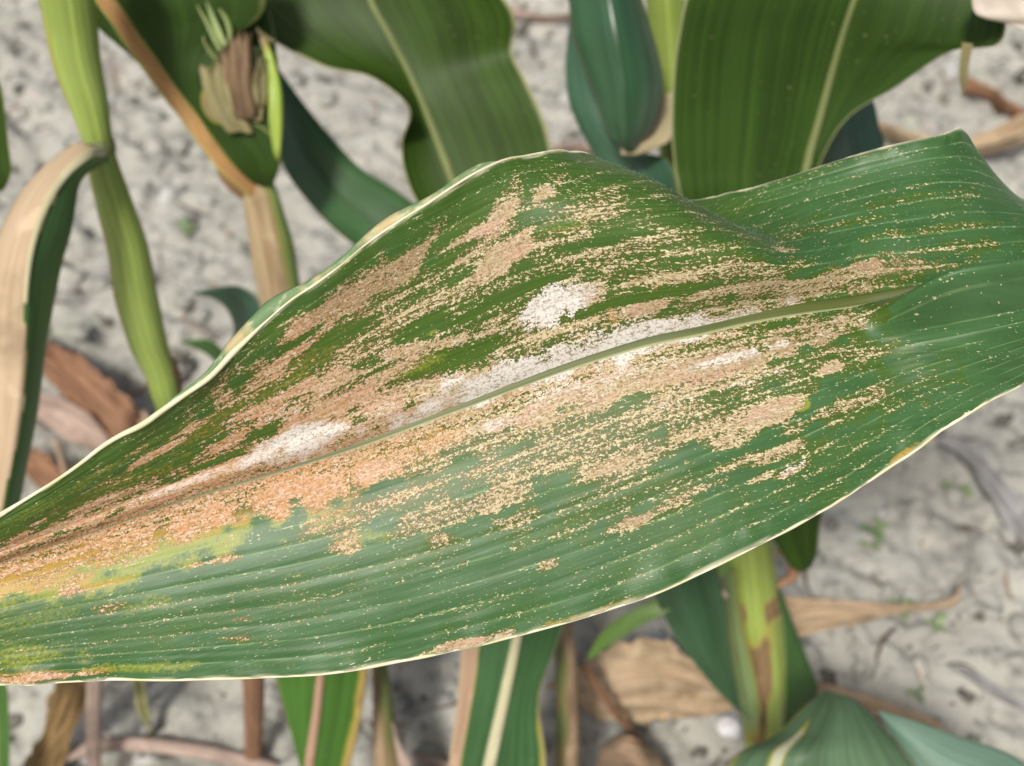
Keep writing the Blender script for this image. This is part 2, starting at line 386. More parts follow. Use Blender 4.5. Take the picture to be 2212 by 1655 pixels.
    def spot(kind, x, y, L, w, a=1.0, soft=.7, tilt=0.0, x2=None, y2=None):
        """a lesion centred on (or running from-to) points of the leaf, lying along the veins"""
        s0, v0, h0 = where(x, y)
        if x2 is not None:
            s1, v1, h1 = where(x2, y2); L = abs(s1 - s0) / 2 / mm + L; f = np.clip((S - min(s0, s1)) / max(1e-6, abs(s1 - s0)), 0, 1)
            vc = (v0 + (v1 - v0) * f) if s1 > s0 else (v1 + (v0 - v1) * f); sc0 = (s0 + s1) / 2
        else: vc = v0 + tilt * (S - s0) / h0; sc0 = s0
        e = np.sqrt(((S - sc0) / (L * mm)) ** 2 + ((VV - vc) * half / (w * mm)) ** 2) + wob * 2.0
        A[kind] = np.maximum(A[kind], a * (1 - sstep(1 - soft, 1 + soft, e)))
    D = lambda *a, **k: spot('dens', *a, **k)
    Wt = lambda *a, **k: spot('white', *a, **k)
    O = lambda *a, **k: spot('orange', *a, **k)
    B = lambda *a, **k: spot('brown', *a, **k)
    K = lambda *a, **k: spot('clear', *a, **k)
    Y = lambda *a, **k: spot('yellow', *a, **k)
    # --- upper half
    D(1075,475, 120, 34, .95, tilt=.22); D(1120,410, 30, 30, .55); D(1070,566, 85, 32, .95, tilt=.1)
    D(1290,440, 120, 26, .5); D(1300,470, 60, 22, .6); D(1190,520, 160, 26, .5); D(1430,520, 150, 22, .45); D(1400,440, 130, 50, .33)
    D(850,590, 110, 44, .72, tilt=.15); B(840,592, 120, 46, .9, tilt=.15); D(740,650, 110, 40, .75); B(720,650, 90, 34, .6)
    D(1190,663, 55, 42, 1.0); Wt(1190,663, 60, 44, 1.0); D(1270,630, 70, 36, .8); Wt(1260,625, 60, 30, .6); D(1370,605, 90, 26, .62)
    D(1390,668, 78, 19, .92); B(1390,668, 70, 18, .35); D(1450,600, 120, 36, .62); D(1560,590, 150, 34, .55); D(1280,560, 220, 24, .5)
    D(960,650, 220, 20, .6); D(900,600, 90, 20, .5); D(870,680, 150, 18, .55); D(780,700, 110, 24, .72); D(1080,690, 80, 20, .6)
    D(660,700, 70, 36, .85); D(640,760, 90, 40, .8); D(590,800, 120, 26, .75)
    D(800,770, 60, 16, .8, x2=1080, y2=722); D(560,870, 70, 30, .9, x2=840, y2=810); D(420,930, 60, 24, .8, x2=640, y2=870)
    D(500,960, 110, 34, .92); D(700,890, 160, 40, .95); D(860,850, 130, 40, .85); D(640,960, 150, 46, 1.0); Wt(640,958, 110, 34, .8); Wt(760,920, 120, 26, .4); K(470,985, 90, 10, .8); K(600,840, 90, 10, .8); K(760,830, 70, 9, .7); K(300,1060, 120, 9, .7); Wt(600,900, 60, 18, .4)
    D(350,972, 80, 14, .95); D(240,1090, 230, 34, .9); D(60,1165, 230, 28, .9); D(400,1045, 190, 26, .98); Wt(380,1050, 120, 12, .5)
    O(560,850, 240, 60, .42); O(450,920, 240, 50, .42); O(300,1040, 300, 40, .40); O(720,900, 200, 60, .38); O(200,1085, 240, 30, .38); B(120,1120, 160, 20, .35)
    D(800,925, 60, 42, .95, x2=1100, y2=830); D(1000,830, 120, 34, .85); Wt(900,890, 60, 22, .55, x2=1000, y2=850)
    D(1200,785, 330, 44, 1.0); Wt(1210,778, 320, 40, 1.0); Wt(1440,722, 220, 28, .9); Wt(1000,850, 150, 40, .6); Wt(1180,850, 120, 16, .5); D(1480,706, 220, 26, .88); D(1640,668, 130, 18, .75); Wt(1600,675, 140, 12, .5)
    D(1180,730, 240, 30, .6); D(1350,690, 200, 24, .5)
    D(1750,620, 280, 40, .66); B(1750,620, 300, 40, .6); D(1600,620, 150, 30, .6); D(1950,575, 150, 26, .6); B(1950,580, 180, 36, .7); D(2050,590, 120, 22, .40)
    D(1690,540, 50, 12, .7); D(1880,572, 70, 12, .85)
    for x, y, L, w, a in ((1900,440,280,10,.33),(2000,500,250,12,.36),(1760,500,160,14,.36),(1800,360,180,12,.30),(2050,420,160,60,.22),(1800,430,230,60,.21),(2050,540,160,30,.34)): D(x, y, L, w, a)
    D(1050,770, 700, 120, .48); D(650,880, 400, 120, .52); D(1150,640, 480, 100, .42); D(1150,905, 640, 70, .50); D(1500,850, 430, 90, .44); D(1650,650, 380, 80, .44); D(800,660, 260, 110, .44)
    D(1250,400, 260, 90, .27); D(1050,600, 420, 160, .34); D(1400,560, 260, 110, .38); D(700,800, 380, 150, .5)
    for x, y, L, w in ((750,716,70,14),(690,745,60,14),(905,704,55,16),(930,790,90,16),(1010,770,60,16),(400,962,80,11),(560,940,50,16),(370,1005,90,13),(480,905,55,12),
                       (640,742,55,10),(1100,640,110,12),(1400,640,120,10),(1000,540,60,12),(1020,745,60,10)): K(x, y, L, w, .9)
    K(2090,650, 170, 100, 1.6); Y(900,790, 60, 16, .6); Y(930,720, 20, 12, .7); Y(1220,490, 70, 16, .5); Y(880,600, 24, 16, .6); O(1255,730, 26, 14, .7); O(1320,685, 12, 20, .8); O(780,760, 30, 20, .4)
    Y(300,1010, 200, 20, .4); Y(150,1060, 230, 20, .5)
    # --- lower half
    D(450,1120, 130, 26, .95); D(700,1045, 230, 40, .98); D(800,1020, 130, 28, .95); O(960,945, 95, 24, 1.0); D(960,950, 120, 26, .7); O(720,1040, 260, 50, .75)
    Wt(800,1020, 110, 18, .35); Wt(640,1070, 70, 18, .3)
    O(250,1185, 330, 34, .9); O(480,1120, 140, 34, .75); O(60,1240, 180, 34, .95); Y(300,1200, 380, 46, .9); D(120,1205, 260, 14, .75); D(250,1195, 340, 30, .5); Y(620,1110, 140, 24, .5); D(300,1150, 160, 16, .8)
    D(1060,918, 100, 26, .9); Wt(1060,915, 90, 20, .55); D(1230,860, 230, 36, .85); Wt(1250,850, 240, 26, .35); Wt(1350,810, 160, 12, .45); D(1420,815, 230, 34, .85); D(1560,790, 240, 34, .85); Wt(1600,768, 130, 12, .6)
    D(1500,850, 250, 36, .62); D(1400,900, 220, 34, .55); Wt(1560,840, 150, 8, .5); D(1560,910, 140, 20, .66); D(1655,905, 70, 24, .95, tilt=.12); Wt(1640,910, 60, 16, .3)
    Y(1732,873, 14, 14, 1.0); D(1250,960, 300, 60, .52); D(1120,1000, 180, 44, .5); D(1380,985, 140, 34, .62); D(1300,1010, 70, 20, .72); D(1570,960, 40, 20, .75); D(1590,1000, 60, 14, .6)
    D(1700,730, 200, 34, .6); B(1680,740, 190, 34, .5); D(1800,700, 200, 26, .62); D(1880,760, 130, 24, .48); D(1800,795, 30, 13, .95); D(1850,870, 90, 18, .62); D(1760,905, 90, 12, .6); D(1660,990, 60, 14, .7)
    D(1700,1020, 34, 8, .85); Wt(1705,1015, 30, 7, .8); D(1650,1030, 40, 10, .6)
    D(750,1180, 40, 18, .62); Y(790,1165, 60, 22, .6); D(950,1168, 34, 16, .62); O(935,1165, 20, 14, .4); D(960,1110, 120, 26, .55); D(1060,1080, 60, 26, .66); D(740,1120, 130, 20, .5); D(850,1080, 160, 30, .48)
    D(1380,1120, 32, 11, .95); B(1385,1118, 26, 10, .6); D(1325,1140, 40, 11, .5); D(1180,1220, 22, 10, .72); D(1120,1120, 50, 16, .55); D(1480,1070, 80, 10, .55); D(1450,1090, 40, 12, .6)
    D(160,1275, 24, 12, .85); O(165,1272, 40, 20, .7); O(230,1262, 50, 10, .6); D(480,1210, 60, 8, .66); D(500,1380, 40, 10, .5); D(240,1310, 60, 12, .45); D(520,1340, 30, 8, .5)
    for x, y, L, w, a in ((900,1200,220,40,.26),(1300,1100,300,60,.32),(1500,1150,300,80,.23),(1800,1000,250,90,.26),(1900,860,260,60,.32),(1000,1330,300,60,.21),(300,1360,380,80,.22),(600,1290,300,50,.23),(2050,760,160,60,.28)): D(x, y, L, w, a)
    for x, y, L, w, a in ((80,1330,160,26,.45),(330,1300,90,18,.5),(60,1420,130,26,.6),(330,1440,170,14,.65),(560,1440,160,8,.4),(200,1380,60,10,.3),(700,1230,120,10,.4),(20,1290,60,40,.6)): Y(x, y, L, w, a)
    O(100,1455, 120, 12, .6); O(1300,1318, 130, 8, .6); O(1960,975, 60, 8, .7)
    D(1010,1388, 90, 10, 1.0); D(90,1466, 110, 8, 1.0); B(1010,1388, 80, 10, .3); D(2085,900, 34, 8, 1.0); Wt(2085,900, 40, 9, 1.0); D(1330,1300, 60, 5, .6)
    rb = np.exp(-(np.abs(VV) / (.13 + .05 * wob)) ** 2) * sstep(-150, 60, px) * (1 - sstep(1450, 1900, px)); A['dens'] = np.maximum(A['dens'], .80 * rb)
    # margins dry out to a pale line
    emar = sstep(.984, .999, np.abs(VV) + .012 * (vnoise(S * .35, VV * 0 + 3) - .5)) * (.55 + .45 * vnoise(S * .2, VV * 0 + 3))
    arc = np.linalg.norm(np.diff(V, axis=1), axis=2) * 1000; arc = np.concatenate([np.zeros((nu, 1)), np.cumsum(arc, 1)], 1); arc = arc - arc[:, (nv - 1) // 2][:, None]
    co = np.stack([S, VV * half, VV], -1).reshape(-1, 3)
    at = {q: a.ravel() for q, a in A.items()}; at['co'] = co; at['warm'] = warm.ravel(); at['rust'] = (sstep(1050, 550, px) * (.55 + .9 * (fbm(S * .06 + 8, VV * 7 + 2, 3) - .3))).clip(0, 1).ravel(); at['rim'] = emar.ravel()
    # ---- material
    n = NT('blighted_leaf'); c = n.attr('co', 'Vector'); sx, ty, tv = n.sep(c)
    dens, white, orange, brown, clear, yellow, rim = (n.attr(q) for q in ('dens', 'white', 'orange', 'brown', 'clear', 'yellow', 'rim'))
    stretch = n.noise(n.vmul(c, (.07, .75, 0)), 1, 3, .55)                       # lesions run with the veins
    n1 = n.noise(n.vmul(c, (.95, 1.6, 0)), 1, 3, .62)                          # millimetre stipple
    n2 = n.noise(n.vmul(c, (2.1, 2.6, 0)), 1, 2, .6, off=(31, 7, 0))
    patch = n.noise(n.vmul(c, (.28, .5, 0)), 1, 3, .55, off=(13, 3, 0))
    d1 = n.math('ADD', dens, n.math('MULTIPLY', n.math('SUBTRACT', stretch, .5), n.math('MULTIPLY', n.ramp(dens, .02, .3), .75)))
    d1 = n.math('ADD', d1, n.math('MULTIPLY', n.math('SUBTRACT', patch, .5), n.math('MULTIPLY', n.ramp(dens, .02, .3), .45)))
    vein = n.math('ABSOLUTE', n.math('SUBTRACT', n.math('FRACT', n.math('ADD', n.math('MULTIPLY', n.math('ABSOLUTE', tv), 11), .5)), .5))
    vl = n.math('MULTIPLY', n.ramp(vein, .015, .075, 1, 0), n.ramp(n.noise(n.vmul(c, (.06, .3, 0)), 1, 2, off=(3, 3, 3)), .36, .62))
    vnear = n.ramp(vein, .03, .16, 1, 0)
    d1 = n.math('ADD', d1, n.math('MULTIPLY', n.math('SUBTRACT', n.math('MULTIPLY', vnear, .17), .04), n.ramp(dens, .05, .22)))
    d1 = n.math('SUBTRACT', d1, n.math('MULTIPLY', clear, .62))
    nn = n.math('ADD', n.math('MULTIPLY', n1, 1.0), n.math('SUBTRACT', n.math('MULTIPLY', n2, .55), .275))
    thr = n.math('SUBTRACT', .80, n.math('MULTIPLY', d1, .60))
    dead = n.ramp(n.math('SUBTRACT', nn, thr), -.03, .055)
    # greens
    g_lo = n.noise(n.vmul(c, (.05, .16, 0)), 1, 3, off=(5, 0, 0)); g_f = n.noise(n.vmul(c, (.025, 1.7, 0)), 1, 3, .6, off=(9, 1, 0)); g_m = n.noise(n.vmul(c, (1.1, 1.4, 0)), 1, 3, off=(2, 8, 0))
    col = n.mix(n.ramp(g_lo, .3, .7), (.042, .116, .030), (.060, .152, .048))
    col = n.mix(n.math('MULTIPLY', n.ramp(g_f, .42, .7), .35), col, (.085, .20, .075))
    col = n.mix(n.math('MULTIPLY', n.ramp(g_m, .5, .75), .35), col, (.038, .10, .022))
    col = n.mix(n.math('MULTIPLY', vl, .7), col, (.20, .33, .13))
    # sick tissue round the lesions: olive then ochre
    olive = n.ramp(n.math('ADD', n.math('SUBTRACT', d1, clear), n.math('MULTIPLY', n.math('SUBTRACT', n1, .5), .5)), .22, .70)
    col = n.mix(n.math('MULTIPLY', n.ramp(n.math('SUBTRACT', n.math('ADD', n.math('MAXIMUM', dens, n.math('MULTIPLY', n.attr('warm'), .34)), n.math('MULTIPLY', n.math('SUBTRACT', g_lo, .5), .3)), n.math('MULTIPLY', n.math('MAXIMUM', n.math('SUBTRACT', clear, .92), 0), 3)), .14, .42), .85), col, n.mix(n.ramp(g_f, .35, .7), (.052, .108, .006), (.085, .150, .012)))
    col = n.mix(n.math('MULTIPLY', olive, .75), col, (.120, .118, .016))
    yl = n.ramp(n.math('ADD', yellow, n.math('MULTIPLY', n.math('SUBTRACT', g_m, .5), 1.0)), .3, .85)
    col = n.mix(n.math('MULTIPLY', yl, .85), col, (.30, .34, .035))
    ol = n.ramp(n.math('ADD', orange, n.math('MULTIPLY', n.math('SUBTRACT', n1, .5), .9)), .3, .8)
    col = n.mix(n.math('MULTIPLY', ol, .9), col, (.52, .31, .05))
    # dead tissue: straw, peach, white, brown scabs
    hue = n.noise(n.vmul(c, (.12, .4, 0)), 1, 3, off=(21, 4, 0)); hf = n.noise(n.vmul(c, (.6, 2.3, 0)), 1, 3, off=(1, 41, 0))
    dc = n.mix(n.ramp(hue, .38, .62), (.60, .48, .26), n.mix(n.ramp(dens, .6, .9), (.62, .50, .30), (.68, .43, .31)))
    hue2 = n.noise(n.vmul(c, (.3, .9, 0)), 1, 3, off=(71, 4, 0))
    dc = n.mix(n.math('MULTIPLY', n.ramp(hue2, .52, .72), .7), dc, (.76, .64, .48))
    dc = n.mix(n.math('MULTIPLY', n.ramp(hue2, .46, .32), .55), dc, (.36, .22, .10))
    lone = n.ramp(dens, .35, .7, 1, 0)
    dc = n.mix(n.math('MULTIPLY', lone, .85), dc, (.76, .68, .40))
    dc = n.mix(n.math('MULTIPLY', orange, .6), dc, (.68, .40, .23))
    dc = n.mix(n.math('MULTIPLY', brown, .75), dc, (.30, .20, .10))
    rust = n.attr('rust'); rc_ = n.mix(n.ramp(hue2, .4, .62), (.60, .27, .09), (.76, .46, .32))
    dc = n.mix(n.math('MULTIPLY', rust, .8), dc, rc_)
    wf = n.ramp(n.math('ADD', white, n.math('MULTIPLY', n.math('SUBTRACT', hf, .5), 1.3)), .25, .8)
    dc = n.mix(n.math('MULTIPLY', wf, .92), dc, (.88, .85, .80))
    dc = n.mix(n.math('MULTIPLY', n.ramp(hf, .52, .68), .8), dc, (.86, .78, .60))
    sc_ = n.noise(n.vmul(c, (1.7, 2.1, 0)), 1, 2, off=(61, 14, 0))
    dc = n.mix(n.math('MULTIPLY', n.ramp(sc_, .53, .62), n.math('SUBTRACT', .85, n.math('MULTIPLY', white, .25))), dc, (.22, .145, .06))
    sc2 = n.noise(n.vmul(c, (.8, 1.3, 0)), 1, 3, off=(6, 84, 0))
    dc = n.mix(n.math('MULTIPLY', n.ramp(sc2, .53, .63), .75), dc, (.25, .17, .065))
    # papery tissue: flat, fibrous, fading into the green
    fib = n.noise(n.vmul(c, (.12, 2.6, 0)), 1, 3, .6, off=(33, 1, 0))
    pap = n.mix(n.ramp(fib, .34, .64), (.27, .18, .075), (.68, .51, .35))
    pap = n.mix(n.math('MULTIPLY', n.ramp(hue, .45, .6), .6), pap, (.66, .40, .25))
    pap = n.mix(n.math('MULTIPLY', orange, .75), pap, n.mix(n.ramp(hue2, .4, .6), (.62, .34, .15), (.70, .43, .30)))
    pap = n.mix(n.math('MULTIPLY', rust, .8), pap, rc_)
    pap = n.mix(n.math('MULTIPLY', brown, .8), pap, (.27, .19, .10))
    pap = n.mix(n.math('MULTIPLY', n.ramp(n.math('ADD', white, n.math('MULTIPLY', n.math('SUBTRACT', fib, .5), 1.1)), .2, .8), .95), pap, (.88, .85, .80))
    pf = n.ramp(n.math('ADD', d1, n.math('MULTIPLY', n.math('SUBTRACT', n1, .5), .7)), .60, 1.0)
    col = n.mix(n.math('MULTIPLY', pf, .92), col, pap)
    col = n.mix(n.math('MULTIPLY', dead, n.math('SUBTRACT', 1, n.math('MULTIPLY', pf, .45))), col, dc)
    # dark rim of each scab
    edge = n.ramp(n.math('ABSOLUTE', n.math('SUBTRACT', n.math('SUBTRACT', nn, thr), -.028)), .0, .05, .95, 0)
    col = n.mix(n.math('MULTIPLY', n.math('MULTIPLY', edge, n.ramp(dens, .25, .5)), n.math('SUBTRACT', 1, n.math('MULTIPLY', white, .5))), col, (.085, .062, .014))
    dn = n.noise(n.vmul(c, (.8, 2.6, 0)), 1, 2, .5, off=(19, 77, 0)); dp = n.noise(n.vmul(c, (.10, .35, 0)), 1, 3, .5, off=(3, 55, 0))
    da = n.math('MULTIPLY', n.ramp(n.math('ADD', dn, n.math('ADD', n.math('MULTIPLY', dp, .42), n.math('MULTIPLY', vnear, .05))), .90, .945), n.math('SUBTRACT', 1, pf))
    col = n.mix(n.math('MULTIPLY', da, .85), col, (.70, .64, .38))
    col = n.mix(rim, col, (.78, .72, .52))
    hgt = n.math('ADD', g_f, n.math('MULTIPLY', n2, .5))
    n.bump(hgt, .13, .00035)
    m = n.fin(col, n.ramp(dead, 0, 1, .43, .74), .40, .12, sheen=.04)
    return V, nu, nv, at, m, Ms, Ls, U3, toc, N
V, nu, nv, at, leafM, Ms, Ls, U3, toc, Nrm = main_leaf()
sx_ = P(3550, 340, .29)
hero = thing('maize_plant', (sx_.x + .07, sx_.y + .01, soil_z(sx_.x + .07, sx_.y + .01)), 'maize plant whose broad leaf with tan and white blight streaks spans the whole view', 'maize plant')
hleaf = mesh_obj('leaf', V.reshape(-1, 3), grid_faces(nu, nv), leafM, hero, at, solid=.00035)
hleaf['label'] = 'broad green leaf blade with tan, orange and white blight streaks'
# rib: pale cream strip with green shoulders lying in the channel
n = NT('leaf_rib'); c = n.attr('co', 'Vector'); a_ = n.sep(c)[2]
k1 = n.noise(n.vmul(c, (14, 900, 0)), 1, 3); k2 = n.noise(n.vmul(c, (16, 10, 0)), 1, 2)
rc = n.mix(n.ramp(k1, .3, .7), (.060, .080, .014), (.10, .12, .024)); rc = n.mix(n.ramp(n.math('ADD', a_, n.math('MULTIPLY', k2, .3)), .5, .8), rc, (.22, .17, .07))
rc = n.mix(n.math('MULTIPLY', n.ramp(n.math('ABSOLUTE', n.math('SUBTRACT', a_, n.math('MULTIPLY', k2, .5))), .05, .32, .9, 0), n.ramp(n.sep(c)[0], .12, .20)), rc, (.36, .38, .19))
ribM = n.fin(rc, .5, .4)
ii = [int(i) for i in np.linspace(0, nu - 1, 40)]
mid_line = np.array(V).reshape(nu, nv, 3)[:, (nv - 1) // 2]
tube('midrib', [Vector(mid_line[i]) + Vector(toc[i]) * (.0001 + .0009 * min(1, i / (nu * .45))) for i in ii], [.0006 + .0016 * min(1, i / (nu * .45)) * (1 - .6 * max(0, (i / nu - .62) / .38)) for i in ii], ribM, hleaf, n=14, nu=240, flat=.32)
# pale dried margins
n = NT('leaf_margin'); c = n.attr('co', 'Vector'); k1 = n.noise(n.vmul(c, (90, 0, 0)), 1, 3)
mc = n.mix(n.ramp(k1, .35, .65), (.80, .76, .56), (.66, .62, .36)); margM = n.fin(mc, .6, .3)
n = NT('leaf_underside_roll'); c = n.attr('co', 'Vector'); k1 = n.noise(n.vmul(c, (70, 0, 0)), 1, 3, off=(4, 0, 0)); k2 = n.noise(n.vmul(c, (300, 800, 0)), 1, 3)
mc = n.mix(n.ramp(k1, .48, .58), (.20, .33, .15), (.62, .52, .27)); mc = n.mix(n.ramp(k2, .5, .75), mc, (.66, .68, .42)); rollM = n.fin(mc, .6, .3, .2)
VG = np.array(V).reshape(nu, nv, 3)
e_lo, e_up = VG[:, 0], VG[:, -1]
ii = [int(i) for i in np.linspace(0, nu - 1, 90)]
wn_ = lambda i, s: .55 + 1.0 * float(vnoise(np.array([i * .09 + s]), np.array([s * 1.])) [0])
tube('margin', [e_lo[i] for i in ii], [.00028 * wn_(i, 3) for i in ii], margM, hleaf, n=8, nu=400)
kk = [i for i in ii if i < nu * .56]
tube('margin', [e_up[i] + toc[i] * .0003 for i in kk], [.00026 * wn_(i, 9) * (1.7 if i < nu * .27 else 1) for i in kk], margM, hleaf, n=8, nu=300)
kk = [i for i in ii if i >= nu * .56]
tube('margin', [e_up[i] for i in kk], [.00012 for i in kk], margM, hleaf, n=8, nu=160)
# rolled-over strip along the upper margin on the narrow side
r0, r1 = int(nu * .22), int(nu * .40)
rows = list(range(r0, r1, 4)); stn = []
for q, i in enumerate(rows):
    w = .0028 * math.sin(math.pi * q / (len(rows) - 1)) ** .6 * wn_(i, 5) + .0001
    out = e_up[i] - VG[i, -8]; out /= np.linalg.norm(out)
    stn.append((Vector(e_up[i]), Vector(e_up[i] + out * w * .6 - toc[i] * w * .2), Vector(e_up[i] + out * w - toc[i] * w * .9)))
blade('rolled_margin', stn, rollM, hleaf, nu=120, nv=7, solid=.0003)
# downy hairs on the ruffle's crests
def hairs():
    Vh, Fh = [], []
    cand = np.argwhere(np.ones((nu, nv), bool)); cent = (nv - 1) // 2
    for k in range(9000):
        i = random.randrange(int(nu * .42), int(nu * .93)); j = random.randrange(cent - 26, nv - 1)
        p = VG[i, j]; nm = Nrm[i, j]; view = np.array(CL) - p; view /= np.linalg.norm(view)
        if abs(nm @ view) > .28: continue
        nm = nm if nm @ toc[i] > 0 else -nm
        d = nm * .8 + rng.normal(0, .35, 3); d /= np.linalg.norm(d); l = random.uniform(.0004, .0010)
        s = np.cross(d, view); s /= np.linalg.norm(s) + 1e-9; o = len(Vh); w = .000022
        Vh += [p - s * w, p + s * w, p + d * l]; Fh.append((o, o + 1, o + 2))
    if not Fh: return
    n = NT('leaf_down'); o = mesh_obj('leaf_hairs', Vh, Fh, n.fin((.30, .42, .36), .7, .2), hleaf); o['kind'] = 'stuff'
hairs()
# its stalk, beside the view
stalkG = leaf_mat('green_stalk', (.17, .25, .055), (.24, .34, .085), dry=(.5, .4, .24), dry2=(.32, .2, .1), specks=.05, trans=0, marg_w=2, rough=.38)
tube('stalk', [(sx_.x + .07, sx_.y + .01, -.01), (sx_.x + .03, sx_.y, .17), (sx_.x, sx_.y, sx_.z + .0), (sx_.x - .004, sx_.y, sx_.z + .16)], [.013, .012, .011, .007], stalkG, hero)

# ================================================================== THE PLANTS BEHIND
deepG = leaf_mat('deep_green_leaf', (.027, .058, .005), (.038, .080, .008), rough=.52, spec=.28)
midG = leaf_mat('mid_green_leaf', (.038, .095, .022), (.055, .130, .030))
tealG = leaf_mat('waxy_blue_green_leaf', (.040, .100, .055), (.060, .140, .080), rough=.36, spec=.8, specks=.15)
strawM = leaf_mat('straw_leaf', dry=(.68, .53, .36), dry2=(.50, .35, .21), marg_w=2, trans=.2)
brownM = leaf_mat('brown_leaf', dry=(.36, .20, .11), dry2=(.22, .11, .06), marg_w=2, trans=.1)
pinkM = leaf_mat('pinkish_straw_leaf', dry=(.60, .46, .38), dry2=(.36, .26, .21), marg_w=2, trans=.2)
greyM = leaf_mat('weathered_grey_leaf', dry=(.44, .43, .43), dry2=(.26, .25, .25), marg_w=2, trans=.1)
bleachM = leaf_mat('bleached_leaf', dry=(.86, .80, .70), dry2=(.78, .66, .54), marg_w=2, trans=.3)
limeM = leaf_mat('lime_leaf', (.30, .42, .05), (.40, .52, .10), specks=0)
paleRib = leaf_mat('cream_rib', dry=(.60, .56, .38), dry2=(.44, .42, .22), marg_w=2, trans=0)
dimRib = leaf_mat('olive_rib', dry=(.20, .23, .08), dry2=(.13, .16, .05), marg_w=2, trans=0)
orangeRib = leaf_mat('orange_rib', dry=(.50, .30, .11), dry2=(.34, .17, .06), marg_w=2, trans=0, yellow=(.5, .42, .1))
pinkRib = leaf_mat('pink_rib', dry=(.46, .30, .20), dry2=(.34, .2, .12), marg_w=2, trans=0)
stalkL = leaf_mat('lime_stalk', (.20, .27, .05), (.29, .38, .09), dry=(.5, .4, .24), dry2=(.30, .2, .11), specks=.03, trans=0, marg_w=2, rough=.4)
stalkT = leaf_mat('tan_stalk', (.19, .26, .06), (.26, .33, .1), dry=(.48, .38, .22), dry2=(.28, .18, .09), specks=.03, trans=0, marg_w=2, rough=.5, yellow=(.33, .30, .08))
stalkD = leaf_mat('dark_stalk', (.09, .11, .03), (.13, .15, .05), dry=(.40, .29, .18), dry2=(.17, .10, .05), specks=.03, trans=0, marg_w=2, rough=.5, yellow=(.2, .15, .06))
one = lambda u, t: 1.0
def plant(base, label): return thing('maize_plant', (base.x, base.y, soil_z(base.x, base.y)), label, 'maize plant', 'maize plants standing in the sandy soil')
def down(p): return Vector((p.x, p.y, soil_z(p.x, p.y) - .006))
def node_ring(parent, p, q, r, mat, dry=None):
    p, q = Vector(p), Vector(q)
    pts = [p + (q - p) * f for f in (0, .25, .5, .75, 1)]
    return tube('node', pts, [r * .96, r * 1.05, r * 1.09, r * 1.05, r * .96], mat, parent, n=20, nu=14, dry=dry, cap=False)
def ST(*rows):                                 # rows of 2 or 3 points (x, y, depth)
    return [tuple(P(*q) for q in r) for r in rows]
def SG(*rows):                                 # rows of points (x, y, height above soil)
    return [tuple(G(*q) for q in r) for r in rows]

# ---- plant with the lime stalk and the half-dead hanging leaf
b = down(G(452, 1120)); A_ = plant(b, 'maize plant with lime green stalk and a half dried leaf hanging from its node')
pts = [(118,-170,.405,56),(145,0,.42,57),(166,134,.43,50),(192,225,.437,41),(205,279,.441,34),(214,320,.445,31),(226,370,.448,34),(250,450,.455,39),(276,537,.463,43),(294,640,.472,45),(320,740,.481,40),(345,803,.488,33),(360,860,.494,29),(376,910,.51,33),(405,1000,.56,36)]
w3 = [P(x, y, d) for x, y, d, r in pts] + [b]; rr = [rpx(r, d) for x, y, d, r in pts] + [.010]
tube('stalk', w3, rr, stalkL, A_, nu=120, n=26, dry=lambda u, t: .10 + .30 * (t > .75) + .25 * np.exp(-((u - .335) / .012) ** 2))
node_ring(A_, P(209, 298, .443), P(219, 335, .4455), rpx(32, .444), stalkD, lambda u, t: .1)
node_ring(A_, P(352, 832, .491), P(366, 885, .50), rpx(30, .495), midG)
blade('dry_sheath', ST(((372,770,.486),(380,775,.49)),((374,820,.487),(392,825,.495)),((372,870,.492),(395,880,.50)),((380,930,.51),(402,935,.52))), brownM, A_, nu=24, nv=7, dry=one)
o, ml = blade('leaf', ST(((198,312,.437),(225,326,.432),(238,346,.437)),((160,312,.430),(190,335,.420),(206,362,.430)),((92,362,.418),(132,388,.412),(172,398,.42)),((22,455,.412),(86,478,.406),(155,492,.418)),
    ((-30,600,.41),(60,590,.402),(131,580,.42)),((-52,750,.415),(52,740,.408),(101,740,.424)),((-52,900,.42),(38,900,.415),(80,895,.43)),((-50,1060,.43),(14,1060,.425),(48,1060,.44)),((-60,1250,.45),(-18,1250,.448),(20,1250,.455)),((-40,1400,.47),(-20,1400,.47),(0,1400,.47))),
    leaf_mat('half_dead_leaf', (.05, .12, .03), (.07, .17, .045), dry=(.66, .51, .35), dry2=(.50, .36, .21), marg_w=2), A_, nu=120, nv=25,
    dry=lambda u, t: np.where(t < .05 - .12 * np.sin(u * 17), 1.0, 0) * sstep(.02, .10, u + .02) + .9 * sstep(.10, .02, u) * (np.abs(t) < .5), wave=.004, wf=4, seed=3, label='hanging leaf, straw coloured on one side and green on the other')
midrib(o, ml, rpx(20, .43), rpx(8, .45), paleRib, i0=0, i1=60, dry=one)
o, ml = blade('leaf', ST(((110,-170,.405),(120,-190,.40)),((20,-220,.40),(30,-300,.39)),((-120,-120,.41),(-90,-240,.40)),((-170,60,.43),(-60,20,.42)),((-130,200,.45),(0,180,.44)),((-90,320,.46),(18,310,.455)),((-40,390,.465),(24,370,.462)),((2,414,.468),(12,406,.468))), deepG, A_, nu=60, nv=13, wave=.003, seed=4)

